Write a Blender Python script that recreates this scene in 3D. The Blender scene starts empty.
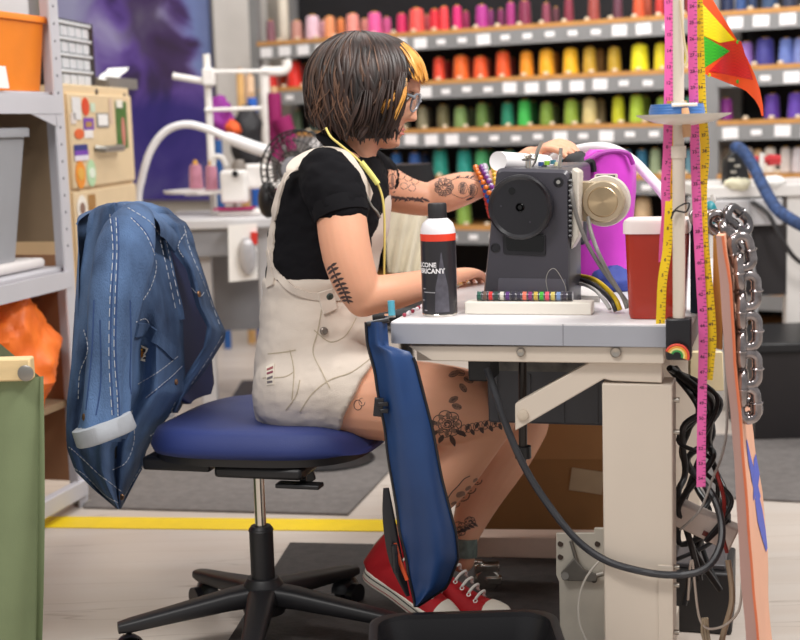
import bpy, bmesh, math, random
from math import sin, cos, pi, atan, radians, exp, sqrt
from mathutils import Vector, Matrix, noise
from mathutils.bvhtree import BVHTree
random.seed(7)
V = Vector
SC = bpy.context.scene
COL = SC.collection
# ------------------------------------------------------------ camera
F = 1400.0; CAMZ = 1.13; PITCH = atan(196/1400); ROLL = -0.03
RM = Matrix.Rotation(pi/2-PITCH, 3, 'X') @ Matrix.Rotation(ROLL, 3, 'Z')
CP = V((0, 0, CAMZ))
cd = bpy.data.cameras.new('camera'); cam = bpy.data.objects.new('camera', cd); COL.objects.link(cam)
cd.sensor_width = 36; cd.lens = F/800*36; cd.clip_end = 60
cam.location = CP; cam.rotation_mode = 'QUATERNION'; cam.rotation_quaternion = RM.to_quaternion()
cd.dof.use_dof = True; cd.dof.focus_distance = 2.88; cd.dof.aperture_fstop = 3.6
SC.camera = cam
SC.view_settings.view_transform = 'Standard'
try: SC.view_settings.look = 'None'
except Exception: pass
SC.view_settings.gamma = 1.0; SC.view_settings.use_curve_mapping = False
SC.view_settings.exposure = 0.14
# ------------------------------------------------------------ world and lights
w = bpy.data.worlds.new('room_light'); SC.world = w; w.use_nodes = True
w.node_tree.nodes['Background'].inputs[0].default_value = (1.0, .985, .975, 1)
w.node_tree.nodes['Background'].inputs[1].default_value = 0.45
def area(name, loc, target, size, power, col=(1, .97, .935)):
    l = bpy.data.lights.new(name, 'AREA'); l.shape = 'RECTANGLE'; l.size, l.size_y = size; l.energy = power; l.color = col
    o = bpy.data.objects.new(name, l); COL.objects.link(o); o.location = loc
    o.rotation_euler = (V(target)-V(loc)).to_track_quat('-Z', 'Y').to_euler(); return o
area('ceiling_lamp_key', (1.5, 2.3, 3.1), (0.1, 3.1, .7), (1.3, .5), 72)
area('ceiling_lamp_back', (-.6, 4.6, 3.2), (-.6, 4.6, 0), (2.6, .4), 36)
area('ceiling_lamp_rack', (.8, 5.6, 3.0), (.9, 7.6, .9), (2.6, .5), 52)
area('ceiling_lamp_front', (-.9, 1.2, 3.0), (-.3, 3.1, .6), (1.2, .5), 40)
# ------------------------------------------------------------ pixel / world helpers
def ray(px, py): return RM @ V(((px-400)/F, (320-py)/F, -1))
def P(px, py, Y):
    d = ray(px, py); return CP + d*(Y/d.y)
def Zp(px, py, z):
    d = ray(px, py); return CP + d*((z-CAMZ)/d.z)
def OP(px, py, p0, n):
    d = ray(px, py); return CP + d*((V(p0)-CP).dot(n)/d.dot(n))
# ------------------------------------------------------------ materials
def lin(c):
    if isinstance(c, str):
        c = [int(c[i:i+2], 16)/255 for i in (0, 2, 4)]
    return tuple(((x+.055)/1.055)**2.4 if x > .04045 else x/12.92 for x in c)
MATS = {}
def mat(name, col, rough=.5, metal=0., var=.08, vs=12., bump=0., bs=200., coat=0., spec=None, trans=0., stretch=None, sheen=0., col2=None, alpha=1., emit=None):
    if name in MATS: return MATS[name]
    m = bpy.data.materials.new(name); m.use_nodes = True; nt = m.node_tree; N = nt.nodes; L = nt.links
    b = N['Principled BSDF']; c = lin(col)
    b.inputs['Roughness'].default_value = rough; b.inputs['Metallic'].default_value = metal
    b.inputs['Coat Weight'].default_value = coat; b.inputs['Transmission Weight'].default_value = trans
    if spec is not None: b.inputs['Specular IOR Level'].default_value = spec
    if sheen: b.inputs['Sheen Weight'].default_value = sheen
    if alpha < 1: b.inputs['Alpha'].default_value = alpha
    tc = N.new('ShaderNodeTexCoord'); mp = N.new('ShaderNodeMapping'); L.new(tc.outputs['Object'], mp.inputs[0])
    if stretch: mp.inputs['Scale'].default_value = stretch
    nz = N.new('ShaderNodeTexNoise'); nz.inputs['Scale'].default_value = vs; nz.inputs['Detail'].default_value = 4
    L.new(mp.outputs[0], nz.inputs['Vector'])
    mx = N.new('ShaderNodeMix'); mx.data_type = 'RGBA'
    c2 = lin(col2) if col2 else None
    mx.inputs[6].default_value = (*([x*(1-var) for x in c]), 1)
    mx.inputs[7].default_value = (*(c2 if c2 else [min(1, x*(1+var)) for x in c]), 1)
    rp = N.new('ShaderNodeMapRange'); rp.inputs[1].default_value = .3; rp.inputs[2].default_value = .7
    L.new(nz.outputs[0], rp.inputs[0]); L.new(rp.outputs[0], mx.inputs[0]); L.new(mx.outputs[2], b.inputs['Base Color'])
    if emit:
        b.inputs['Emission Color'].default_value = (*lin(emit[0]), 1); b.inputs['Emission Strength'].default_value = emit[1]
    if bump:
        n2 = N.new('ShaderNodeTexNoise'); n2.inputs['Scale'].default_value = bs; n2.inputs['Detail'].default_value = 3
        L.new(mp.outputs[0], n2.inputs['Vector'])
        bp = N.new('ShaderNodeBump'); bp.inputs['Strength'].default_value = bump; bp.inputs['Distance'].default_value = .004
        L.new(n2.outputs[0], bp.inputs['Height']); L.new(bp.outputs[0], b.inputs['Normal'])
    MATS[name] = m; return m
def thread_mat(col):
    k = 'thread_'+col
    if k in MATS: return MATS[k]
    m = mat(k, col, .45, var=.12, vs=30, sheen=.2)
    nt = m.node_tree; N = nt.nodes; L = nt.links
    wv = N.new('ShaderNodeTexWave'); wv.bands_direction = 'Z'; wv.inputs['Scale'].default_value = 60; wv.inputs['Distortion'].default_value = 1.5
    tc = N.new('ShaderNodeTexCoord'); L.new(tc.outputs['Object'], wv.inputs['Vector'])
    bp = N.new('ShaderNodeBump'); bp.inputs['Strength'].default_value = .35; bp.inputs['Distance'].default_value = .002
    L.new(wv.outputs[1], bp.inputs['Height']); L.new(bp.outputs[0], N['Principled BSDF'].inputs['Normal'])
    return m
# ------------------------------------------------------------ mesh builder
def frame(d, up=V((0, 0, 1))):
    d = d.normalized()
    if abs(d.dot(up)) > .97: up = V((1, 0, 0)) if abs(d.x) < .9 else V((0, 1, 0))
    a = d.cross(up).normalized(); b = a.cross(d).normalized(); return a, b
def axmat(ax, up=V((0, 0, 1))):
    a, b = frame(V(ax), up); return Matrix((a, b, V(ax).normalized())).transposed()
def smoothpath(pts, n=6):
    pts = [V(p) for p in pts]
    if len(pts) < 3: return pts
    out = []
    for i in range(len(pts)-1):
        p0 = pts[max(i-1, 0)]; p1 = pts[i]; p2 = pts[i+1]; p3 = pts[min(i+2, len(pts)-1)]
        for k in range(n):
            t = k/n
            out.append(.5*((2*p1)+(p2-p0)*t+(2*p0-5*p1+4*p2-p3)*t*t+(3*p1-p0-3*p2+p3)*t**3))
    out.append(pts[-1]); return out
def interp(tab, x):
    if x <= tab[0][0]: return tab[0][1:]
    for a, b in zip(tab, tab[1:]):
        if x <= b[0]:
            t = (x-a[0])/(b[0]-a[0]); t = t*t*(3-2*t)*.5+t*.5
            return [p+(q-p)*t for p, q in zip(a[1:], b[1:])]
    return tab[-1][1:]
class MB:
    def __init__(s): s.bm = bmesh.new(); s.mi = 0
    def face(s, vs):
        try:
            f = s.bm.faces.new(vs); f.material_index = s.mi; return f
        except ValueError: return None
    def v(s, p): return s.bm.verts.new(p)
    def box(s, c, size, R=None):
        c = V(c); h = V(size)/2; vs = []
        for x in (-1, 1):
            for y in (-1, 1):
                for z in (-1, 1):
                    p = V((x*h.x, y*h.y, z*h.z)); vs.append(s.v(c+(R @ p if R else p)))
        for q in ((0, 1, 3, 2), (4, 6, 7, 5), (0, 4, 5, 1), (2, 3, 7, 6), (0, 2, 6, 4), (1, 5, 7, 3)): s.face([vs[i] for i in q])
        return s
    def hexa(s, lo, hi):
        a = [s.v(p) for p in lo]; b = [s.v(p) for p in hi]; n = len(a)
        s.face(a[::-1]); s.face(b)
        for i in range(n): s.face([a[i], a[(i+1) % n], b[(i+1) % n], b[i]])
        return s
    def prism(s, poly, vec):
        vec = V(vec); return s.hexa([V(p) for p in poly], [V(p)+vec for p in poly])
    def loft(s, rings, closed=True, caps=True, wrap=False):
        R = [[s.v(p) for p in r] for r in rings]; n = len(R[0])
        m = len(R)
        for i in range(m if wrap else m-1):
            for j in range(n if closed else n-1):
                s.face([R[i][j], R[i][(j+1) % n], R[(i+1) % m][(j+1) % n], R[(i+1) % m][j]])
        if caps and closed and not wrap: s.face(R[0][::-1]); s.face(R[-1])
        return s
    def grid(s, fn, nu, nv):
        return s.loft([[fn(i/nu, j/nv) for j in range(nv+1)] for i in range(nu+1)], closed=False, caps=False)
    def tube(s, pts, r, n=8, sm=0, flat=None, closed=False, up=V((0, 0, 1))):
        pts = [V(p) for p in pts]
        if sm:
            if isinstance(r, (list, tuple)):
                q = smoothpath([V((x, 0, 0)) for x in r], sm); r = [max(.0005, x.x) for x in q]
            pts = smoothpath(pts, sm)
        m = len(pts); rings = []; a = None
        for i, p in enumerate(pts):
            d = (pts[(i+1) % m]-pts[i-1]) if closed else (pts[min(i+1, m-1)]-pts[max(i-1, 0)])
            if d.length < 1e-9: d = V((0, 0, 1))
            d.normalize()
            if a is None: a, b = frame(d, up)
            else:
                a = (a-d*a.dot(d))
                if a.length < 1e-6: a, _ = frame(d, up)
                a.normalize(); b = a.cross(d).normalized()
            rr = r[min(i, len(r)-1)] if isinstance(r, (list, tuple)) else r
            ra, rb = (rr*flat[0], rr*flat[1]) if flat else (rr, rr)
            rings.append([p+a*cos(2*pi*k/n)*ra+b*sin(2*pi*k/n)*rb for k in range(n)])
        return s.loft(rings, wrap=closed)
    def cyl(s, p0, p1, r0, r1=None, n=20):
        return s.tube([p0, p1], [r0, r0 if r1 is None else r1], n)
    def lathe(s, prof, c=(0, 0, 0), ax=(0, 0, 1), n=24, sc=(1, 1)):
        M = axmat(ax); c = V(c)
        return s.loft([[c+M @ V((r*cos(2*pi*k/n)*sc[0], r*sin(2*pi*k/n)*sc[1], z)) for k in range(n)] for r, z in [(max(r, 1e-4), z) for r, z in prof]])
    def ell(s, c, r, R=None, n=16, m=10):
        c = V(c); r = V(r) if not isinstance(r, (int, float)) else V((r, r, r)); rings = []
        for i in range(1, m):
            t = pi*i/m; q = []
            for k in range(n):
                p = V((r.x*sin(t)*cos(2*pi*k/n), r.y*sin(t)*sin(2*pi*k/n), -r.z*cos(t))); q.append(c+(R @ p if R else p))
            rings.append(q)
        s.loft(rings); return s
    def torus(s, c, R, r, ax=(0, 0, 1), n=28, m=8, sc=(1, 1)):
        M = axmat(ax); return s.tube([V(c)+M @ V((R*cos(2*pi*k/n)*sc[0], R*sin(2*pi*k/n)*sc[1], 0)) for k in range(n)], r, m, closed=True)
    def ribbon(s, pts, wid, side, th=.0008, sm=6):
        """flat band along pts, width direction 'side' (vector or list)"""
        if sm: pts = smoothpath(pts, sm)
        rings = []
        for i, p in enumerate(pts):
            d = (pts[min(i+1, len(pts)-1)]-pts[max(i-1, 0)]).normalized()
            sd = side(i/(len(pts)-1)) if callable(side) else V(side)
            sd = (sd-d*sd.dot(d)).normalized(); nn = sd.cross(d)
            ww = wid(i/(len(pts)-1)) if callable(wid) else wid
            rings.append([p-sd*ww/2-nn*th/2, p+sd*ww/2-nn*th/2, p+sd*ww/2+nn*th/2, p-sd*ww/2+nn*th/2])
        return s.loft(rings)
    def build(s, name, mats, parent=None, smooth=True, bevel=0., seg=2, sub=0, local=False, ang=40, disp=None, remesh=0., smi=0):
        bm = s.bm
        bmesh.ops.recalc_face_normals(bm, faces=bm.faces)
        me = bpy.data.meshes.new(name); bm.to_mesh(me); bm.free()
        if not isinstance(mats, (list, tuple)): mats = [mats]
        for m in mats: me.materials.append(m)
        o = bpy.data.objects.new(name, me); COL.objects.link(o)
        if remesh:
            md = o.modifiers.new('r', 'REMESH'); md.mode = 'VOXEL'; md.voxel_size = remesh; md.use_smooth_shade = True
            if smi:
                m2 = o.modifiers.new('s', 'SMOOTH'); m2.factor = .5; m2.iterations = smi
        if sub:
            md = o.modifiers.new('s', 'SUBSURF'); md.levels = md.render_levels = sub
        if remesh or sub:
            bake(o)
            me = o.data
        if disp:
            ns = [v.normal.copy() for v in me.vertices]
            for v, n in zip(me.vertices, ns): v.co = disp(v.co, n)
        if not local:
            if parent: me.transform(wm(parent).inverted())
            else:
                xs = [v.co for v in me.vertices]
                lo = V((min(v[k] for v in xs) for k in range(3))); hi = V((max(v[k] for v in xs) for k in range(3)))
                base = V(((lo.x+hi.x)/2, (lo.y+hi.y)/2, lo.z)); me.transform(Matrix.Translation(-base)); o.location = base
        if parent: o.parent = parent
        if smooth:
            for p in me.polygons: p.use_smooth = True
            me.set_sharp_from_angle(angle=radians(ang))
        if bevel:
            md = o.modifiers.new('bevel', 'BEVEL'); md.width = bevel; md.segments = seg; md.limit_method = 'ANGLE'; md.angle_limit = radians(35)
            md.harden_normals = False
        return o
def bake(o):
    dg = bpy.context.evaluated_depsgraph_get(); ev = o.evaluated_get(dg)
    me = bpy.data.meshes.new_from_object(ev); old = o.data; o.modifiers.clear(); o.data = me
    bpy.data.meshes.remove(old)
def wm(o):
    m = o.matrix_basis.copy()
    return wm(o.parent) @ m if o.parent else m
def tag(o, label=None, cat=None, group=None, kind=None):
    if label: o['label'] = label
    if cat: o['category'] = cat
    if group: o['group'] = group
    if kind: o['kind'] = kind
    return o
def thing(name, label, cat, loc, rz=0, group=None):
    o = bpy.data.objects.new(name, None); COL.objects.link(o); o.empty_display_size = .05
    o.location = loc; o.rotation_euler = (0, 0, rz); return tag(o, label, cat, group)
KIDS = {}
def dup(o, parent=None):
    c = o.copy(); COL.objects.link(c)
    if parent: c.parent = parent
    for ch in [x for x in COL.objects if x.parent == o]: dup(ch, c)
    return c
def struct(o): o['kind'] = 'structure'; return o
def text_mb(txt, size, place, mb=None, th=.0004, font_w=1.0):
    """letters as filled mesh, each vertex mapped by place(x,y)->world point"""
    mb = mb or MB()
    cu = bpy.data.curves.new('t', 'FONT'); cu.body = txt; cu.size = size; cu.align_x = 'CENTER'; cu.align_y = 'CENTER'; cu.resolution_u = 3
    cu.offset = size*.015*font_w
    o = bpy.data.objects.new('t', cu); COL.objects.link(o)
    dg = bpy.context.evaluated_depsgraph_get(); me = bpy.data.meshes.new_from_object(o.evaluated_get(dg))
    vs = [mb.v(place(v.co.x, v.co.y)) for v in me.vertices]
    for p in me.polygons: mb.face([vs[i] for i in p.vertices])
    bpy.data.objects.remove(o); bpy.data.curves.remove(cu); bpy.data.meshes.remove(me)
    return mb
# ============================================================ THE SETTING
def floor_mat():
    m = mat('floor_concrete', 'd9cfc6', .42, var=.10, vs=2.2, stretch=(1, 5, 1), bump=.12, bs=14, col2='c8bbb0')
    nt = m.node_tree; N = nt.nodes; L = nt.links
    # long faint cracks of the worn coating
    tc = N.new('ShaderNodeTexCoord'); mp = N.new('ShaderNodeMapping'); mp.inputs['Scale'].default_value = (.5, 7, 1); L.new(tc.outputs['Object'], mp.inputs[0])
    vo = N.new('ShaderNodeTexVoronoi'); vo.feature = 'DISTANCE_TO_EDGE'; vo.inputs['Scale'].default_value = 1.3
    nz = N.new('ShaderNodeTexNoise'); nz.inputs['Scale'].default_value = 3; L.new(mp.outputs[0], nz.inputs['Vector'])
    ad = N.new('ShaderNodeMix'); ad.data_type = 'VECTOR'; ad.inputs[0].default_value = .35; L.new(mp.outputs[0], ad.inputs[4]); L.new(nz.outputs[1], ad.inputs[5])
    L.new(ad.outputs[1], vo.inputs['Vector'])
    r = N.new('ShaderNodeMapRange'); r.inputs[1].default_value = 0; r.inputs[2].default_value = .012; L.new(vo.outputs[0], r.inputs[0])
    b = N['Principled BSDF']; src = b.inputs['Base Color'].links[0].from_socket
    mx = N.new('ShaderNodeMix'); mx.data_type = 'RGBA'; mx.inputs[6].default_value = (*lin('b3a69b'), 1); L.new(r.outputs[0], mx.inputs[0]); L.new(src, mx.inputs[7])
    L.new(mx.outputs[2], b.inputs['Base Color']); return m
struct(MB().box((0, 5, -.05), (9, 12, .1)).build('floor', floor_mat(), smooth=False))
tag(MB().prism([Zp(40, 517, .0)+V((0, 0, .001)), Zp(40, 528, .0)+V((0, 0, .001)), Zp(560, 534, 0)+V((0, 0, .001)), Zp(560, 522, 0)+V((0, 0, .001))], (0, 0, .0015))
    .build('floor_tape', mat('yellow_tape', 'f6d416', .4, var=.04, vs=20), smooth=False), 'bright yellow safety tape line stuck across the concrete floor', 'tape')
# rack line and the back wall behind it
O_R = P(265, 60, 7.95); O_R.z = 0
U_R = V((P(700, 60, 6.72)-P(265, 60, 7.95))); U_R.z = 0; U_R.normalize()
W_R = V((-U_R.y, U_R.x, 0))
if W_R.y < 0: W_R = -W_R
def rk(px, py):
    q = OP(px, py, O_R, W_R)-O_R; return q.dot(U_R), q.z
def RP(u, w_, z): return O_R+U_R*u+W_R*w_+V((0, 0, z))
M_wall = mat('back_wall_paint', 'c9c2b8', .7, var=.04, vs=3)
def slab(name, p0, p1, z0, z1, th, m, n):
    n = V(n); return MB().hexa([V((p0.x, p0.y, z0)), V((p1.x, p1.y, z0)), V((p1.x, p1.y, z1)), V((p0.x, p0.y, z1))], [V((p0.x, p0.y, z0))+n*th, V((p1.x, p1.y, z0))+n*th, V((p1.x, p1.y, z1))+n*th, V((p0.x, p0.y, z1))+n*th]).build(name, m, smooth=False)
struct(slab('wall_back', RP(-3.2, .62, 0), RP(4.6, .62, 0), 0, 3.2, .1, M_wall, W_R))
struct(slab('wall_left', V((-2.35, 2, 0)), V((-2.35, 10.3, 0)), 0, 3.2, .1, M_wall, (-1, 0, 0)))
# painted mural hanging on the back wall
def mural_mat():
    m = bpy.data.materials.new('mural_paint'); m.use_nodes = True; nt = m.node_tree; N = nt.nodes; L = nt.links; b = N['Principled BSDF']
    b.inputs['Roughness'].default_value = .55
    tc = N.new('ShaderNodeTexCoord')
    n1 = N.new('ShaderNodeTexNoise'); n1.inputs['Scale'].default_value = 3.4; n1.inputs['Detail'].default_value = 7; n1.inputs['Distortion'].default_value = .8
    L.new(tc.outputs['Generated'], n1.inputs['Vector'])
    cr = N.new('ShaderNodeValToRGB'); e = cr.color_ramp.elements
    e[0].position = .36; e[0].color = (*lin('4a3a66'), 1); e[1].position = .72; e[1].color = (*lin('cfcaf6'), 1)
    for p, c in ((.44, '6a4fa6'), (.52, '8468c4'), (.62, 'a898de')):
        x = cr.color_ramp.elements.new(p); x.color = (*lin(c), 1)
    L.new(n1.outputs[0], cr.inputs[0])
    sx = N.new('ShaderNodeSeparateXYZ'); L.new(tc.outputs['Generated'], sx.inputs[0])
    # pale sky patches: upper left and upper right edge; a dark slope between
    def mixc(fac, col, base):
        mx = N.new('ShaderNodeMix'); mx.data_type = 'RGBA'; L.new(fac, mx.inputs[0]); L.new(base, mx.inputs[6]); mx.inputs[7].default_value = (*lin(col), 1); return mx.outputs[2]
    def mth(op, a, b_, clamp=False):
        n = N.new('ShaderNodeMath'); n.operation = op; n.use_clamp = clamp
        for i, q in enumerate((a, b_)):
            if isinstance(q, (int, float)): n.inputs[i].default_value = q
            else: L.new(q, n.inputs[i])
        return n.outputs[0]
    x, z = sx.outputs[0], sx.outputs[2]
    wob = mth('MULTIPLY', mth('SUBTRACT', n1.outputs[0], .5), .55)
    def rng(v, a, b_):
        r = N.new('ShaderNodeMapRange'); r.inputs[1].default_value = a; r.inputs[2].default_value = b_; L.new(v, r.inputs[0]); return r.outputs[0]
    colr = cr.outputs[0]
    zz = mth('ADD', z, wob); xx = mth('ADD', x, wob)
    # lighter sky to the left
    sky = mth('MULTIPLY', rng(xx, .34, .2), rng(z, .5, .62), True); colr = mixc(mth('MULTIPLY', sky, .85), 'ccd0f6', colr)
    sky2 = mth('MULTIPLY', rng(mth('ADD', xx, mth('MULTIPLY', z, .35)), 1.12, 1.2), rng(z, .45, .6), True); colr = mixc(mth('MULTIPLY', sky2, .9), '8fa6e2', colr)
    # dark mountain
    d = mth('MULTIPLY', rng(mth('ABSOLUTE', mth('SUBTRACT', xx, mth('SUBTRACT', 1.0, mth('MULTIPLY', z, .38))), 0), .2, .1), rng(z, .5, .58), True)
    colr = mixc(mth('MULTIPLY', d, .8), '483654', colr)
    # indigo lower band
    lo = rng(mth('ADD', z, mth('MULTIPLY', wob, .35)), .5, .42); colr = mixc(mth('MULTIPLY', lo, .85), '37318a', colr)
    L.new(colr, b.inputs['Base Color']); return m
mu = MB().box((0, 0, 0), (1.75, .03, 1.5)).build('mural', mural_mat(), smooth=False, local=True)
ua = OP(56, 100, RP(0, .58, 0), W_R); ub = OP(213, 100, RP(0, .58, 0), W_R)
zt = OP(130, -14, RP(0, .58, 0), W_R).z; zb = OP(150, 200, RP(0, .58, 0), W_R).z
mid = (ua+ub)/2; mu.location = (mid.x, mid.y, (zt+zb)/2); mu.rotation_euler = (0, 0, math.atan2(U_R.y, U_R.x)); L_ = (ub-ua); L_.z = 0
mu.data.transform(Matrix.Diagonal((L_.length/1.75, 1, (zt-zb)/1.5, 1)))
tag(mu, 'purple and indigo painted mural of a dark peak covering the back wall', 'mural')
# white boxed column right of the mural
a0 = OP(214, 30, RP(0, .35, 0), W_R); b0 = OP(249, 30, RP(0, .35, 0), W_R)
struct(slab('trim_1', a0, b0, 0, 3.2, .2, mat('white_column', 'eeeae6', .6, var=.02), W_R))
# ============================================================ THREAD RACK
M_steel = mat('rack_steel', '8b8b8c', .45, metal=.15, var=.06, vs=8)
M_ply = mat('rack_plywood', 'c08a4c', .6, var=.12, vs=20)
M_dark = mat('rack_back_panel', '15151a', .8, var=.2)
M_card = mat('label_card', 'f2eff0', .6, var=.03)
M_peg = mat('peg_wood', 'e6d3b8', .5)
M_core = mat('cone_core', 'd9a23c', .6)
ROWS = [rk(500, y)[1] for y in (26, 77, 126.5, 176, 226)]
ROWN = ['top shelf', 'second shelf', 'third shelf', 'fourth shelf', 'fifth shelf']
def rack_bay(px0, px1, label, ofs):
    u0 = rk(px0, 90)[0]; u1 = rk(px1, 90)[0]; b = RP((u0+u1)/2, .2, 0)
    t = thing('thread_rack', label, 'rack', b)
    Rr = Matrix.Rotation(math.atan2(U_R.y, U_R.x), 3, 'Z')
    for u in (u0, u1):
        MB().box(RP(u, .02, 1.0), (.055, .04, 2.0), Rr).box(RP(u, .4, 1.0), (.055, .04, 2.0), Rr).build('upright', M_steel, t, smooth=False)
    MB().box(RP((u0+u1)/2, .43, 1.0), (u1-u0, .015, 2.0), Rr).build('back_panel', M_dark, t, smooth=False)
    for i, z in enumerate(ROWS+[ROWS[-1]-.29, .12]):
        sh = MB().box(RP((u0+u1)/2, 0, z-.022-.037), (u1-u0-.05, .02, .074), Rr).box(RP((u0+u1)/2, .21, z-.03), (u1-u0-.05, .42, .01), Rr).build('shelf', M_steel, t, smooth=False)
        MB().box(RP((u0+u1)/2, .205, z-.0125), (u1-u0-.05, .43, .024), Rr).build('plywood_top', M_ply, sh, smooth=False)
        if i > 4: continue
        k = 0; u = u0+.09+ofs[i]
        while u < u1-.05:
            big = random.random() < .5
            wd, hh = (.074, .052) if big else (.05, .026)
            MB().box(RP(u, -.0125, z-.059+random.uniform(-.004, .004)), (wd, .004, hh), Rr @ Matrix.Rotation(random.uniform(-.04, .04), 3, 'Y')).build('label_card', M_card, sh, smooth=False, bevel=.0 if big else .009)
            MB().lathe([(0, 0), (.013, .002), (.015, .008), (.01, .016), (0, .018)], RP(u+.06, .03, z-.0005), n=10).build('peg', M_peg, sh)
            u += .122; k += 1
    return t
rack_bay(256, 701, 'wide grey steel rack of colour-sorted thread cones behind the woman', [0, .02, .05, .01, .04])
rack_bay(712.5, 880, 'grey steel rack bay right of the hanging measuring tapes, cool and white threads', [.02, .04, .0, .03, .02])
# cones: (pixel x, pixel width, pixel height, hex, colour name, behind?)
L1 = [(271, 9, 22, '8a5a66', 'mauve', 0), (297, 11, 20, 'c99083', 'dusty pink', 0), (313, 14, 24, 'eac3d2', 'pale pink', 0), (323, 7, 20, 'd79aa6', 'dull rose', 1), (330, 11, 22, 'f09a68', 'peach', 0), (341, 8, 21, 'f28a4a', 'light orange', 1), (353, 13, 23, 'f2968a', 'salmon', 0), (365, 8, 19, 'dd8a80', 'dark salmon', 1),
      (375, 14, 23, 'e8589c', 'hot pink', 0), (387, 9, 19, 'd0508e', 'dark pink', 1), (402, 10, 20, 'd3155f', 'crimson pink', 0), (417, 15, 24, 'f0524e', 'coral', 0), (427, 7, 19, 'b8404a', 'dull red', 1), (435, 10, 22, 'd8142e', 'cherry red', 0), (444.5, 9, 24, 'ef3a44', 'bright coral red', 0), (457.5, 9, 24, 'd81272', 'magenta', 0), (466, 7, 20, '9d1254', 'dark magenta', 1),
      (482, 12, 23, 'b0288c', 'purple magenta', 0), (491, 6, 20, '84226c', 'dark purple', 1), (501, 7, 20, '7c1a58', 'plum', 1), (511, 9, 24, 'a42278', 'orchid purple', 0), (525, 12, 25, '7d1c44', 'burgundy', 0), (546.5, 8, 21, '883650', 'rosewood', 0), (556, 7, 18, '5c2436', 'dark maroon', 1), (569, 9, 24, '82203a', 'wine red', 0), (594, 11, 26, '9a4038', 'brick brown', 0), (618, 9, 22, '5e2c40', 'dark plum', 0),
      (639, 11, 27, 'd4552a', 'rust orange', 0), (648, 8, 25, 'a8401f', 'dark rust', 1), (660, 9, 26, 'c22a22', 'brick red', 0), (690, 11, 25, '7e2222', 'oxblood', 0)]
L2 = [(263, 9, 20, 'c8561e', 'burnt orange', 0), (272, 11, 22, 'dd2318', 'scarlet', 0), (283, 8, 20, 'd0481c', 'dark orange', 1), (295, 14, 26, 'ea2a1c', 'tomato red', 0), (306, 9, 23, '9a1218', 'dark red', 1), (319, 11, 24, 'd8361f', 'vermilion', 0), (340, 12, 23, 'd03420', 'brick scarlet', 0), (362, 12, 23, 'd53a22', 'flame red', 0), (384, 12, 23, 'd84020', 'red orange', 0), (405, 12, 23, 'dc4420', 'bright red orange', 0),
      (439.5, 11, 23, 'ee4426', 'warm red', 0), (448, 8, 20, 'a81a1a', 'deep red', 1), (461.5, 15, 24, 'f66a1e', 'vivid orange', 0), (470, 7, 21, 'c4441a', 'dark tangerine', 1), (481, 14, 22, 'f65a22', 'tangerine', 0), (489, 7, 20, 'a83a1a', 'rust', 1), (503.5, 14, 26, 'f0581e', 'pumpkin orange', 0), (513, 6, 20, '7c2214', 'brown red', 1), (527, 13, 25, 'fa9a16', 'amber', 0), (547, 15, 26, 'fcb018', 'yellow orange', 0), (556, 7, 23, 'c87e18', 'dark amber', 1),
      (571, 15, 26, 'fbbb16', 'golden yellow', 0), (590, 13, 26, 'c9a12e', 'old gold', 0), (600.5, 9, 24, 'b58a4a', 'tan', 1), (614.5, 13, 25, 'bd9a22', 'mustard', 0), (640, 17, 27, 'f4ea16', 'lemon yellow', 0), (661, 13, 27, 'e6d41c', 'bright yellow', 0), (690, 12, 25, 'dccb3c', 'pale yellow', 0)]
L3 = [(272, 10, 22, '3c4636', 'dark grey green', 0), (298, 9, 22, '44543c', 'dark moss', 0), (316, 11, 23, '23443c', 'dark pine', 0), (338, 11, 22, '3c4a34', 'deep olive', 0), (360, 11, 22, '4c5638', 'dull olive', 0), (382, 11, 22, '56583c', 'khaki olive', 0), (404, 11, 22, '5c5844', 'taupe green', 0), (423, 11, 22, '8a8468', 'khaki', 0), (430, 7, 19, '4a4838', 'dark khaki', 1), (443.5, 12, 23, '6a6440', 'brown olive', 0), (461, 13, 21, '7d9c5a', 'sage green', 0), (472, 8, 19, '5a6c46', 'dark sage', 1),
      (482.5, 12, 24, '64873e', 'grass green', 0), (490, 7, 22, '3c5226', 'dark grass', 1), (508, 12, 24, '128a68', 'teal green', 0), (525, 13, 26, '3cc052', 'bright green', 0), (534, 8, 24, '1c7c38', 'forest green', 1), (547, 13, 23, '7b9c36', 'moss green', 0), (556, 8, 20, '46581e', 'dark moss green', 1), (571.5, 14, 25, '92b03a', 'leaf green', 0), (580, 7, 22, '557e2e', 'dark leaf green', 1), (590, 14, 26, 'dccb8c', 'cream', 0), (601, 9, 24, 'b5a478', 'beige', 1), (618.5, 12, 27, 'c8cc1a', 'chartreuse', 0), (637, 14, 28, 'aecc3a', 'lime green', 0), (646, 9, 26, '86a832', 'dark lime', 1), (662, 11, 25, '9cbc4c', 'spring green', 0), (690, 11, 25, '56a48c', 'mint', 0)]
L4 = [(397, 11, 24, '1c5c9c', 'ocean blue', 0), (415.5, 12, 24, '2c5ca6', 'cobalt blue', 0), (426, 9, 22, '24467c', 'dim blue', 1), (441, 15, 27, '159080', 'turquoise', 0), (465, 15, 27, '139488', 'deep turquoise', 0), (482.5, 14, 26, '4cae6e', 'sea green', 0), (491, 9, 25, '2c8454', 'dark sea green', 1), (510, 13, 25, '30a08c', 'aqua green', 0), (532, 13, 25, '3c9c94', 'aqua', 0), (556, 13, 25, '3a8494', 'blue green', 0), (580, 13, 25, '3c86a0', 'steel blue', 0), (603, 13, 25, '3476a8', 'mid blue', 0), (626, 12, 25, '5090b8', 'sky blue', 0), (642, 11, 25, '2c7498', 'petrol blue', 0), (655.5, 11, 26, '9cb08c', 'pale sage', 0), (690, 10, 25, '6c9cb0', 'pale blue', 0)]
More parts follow.
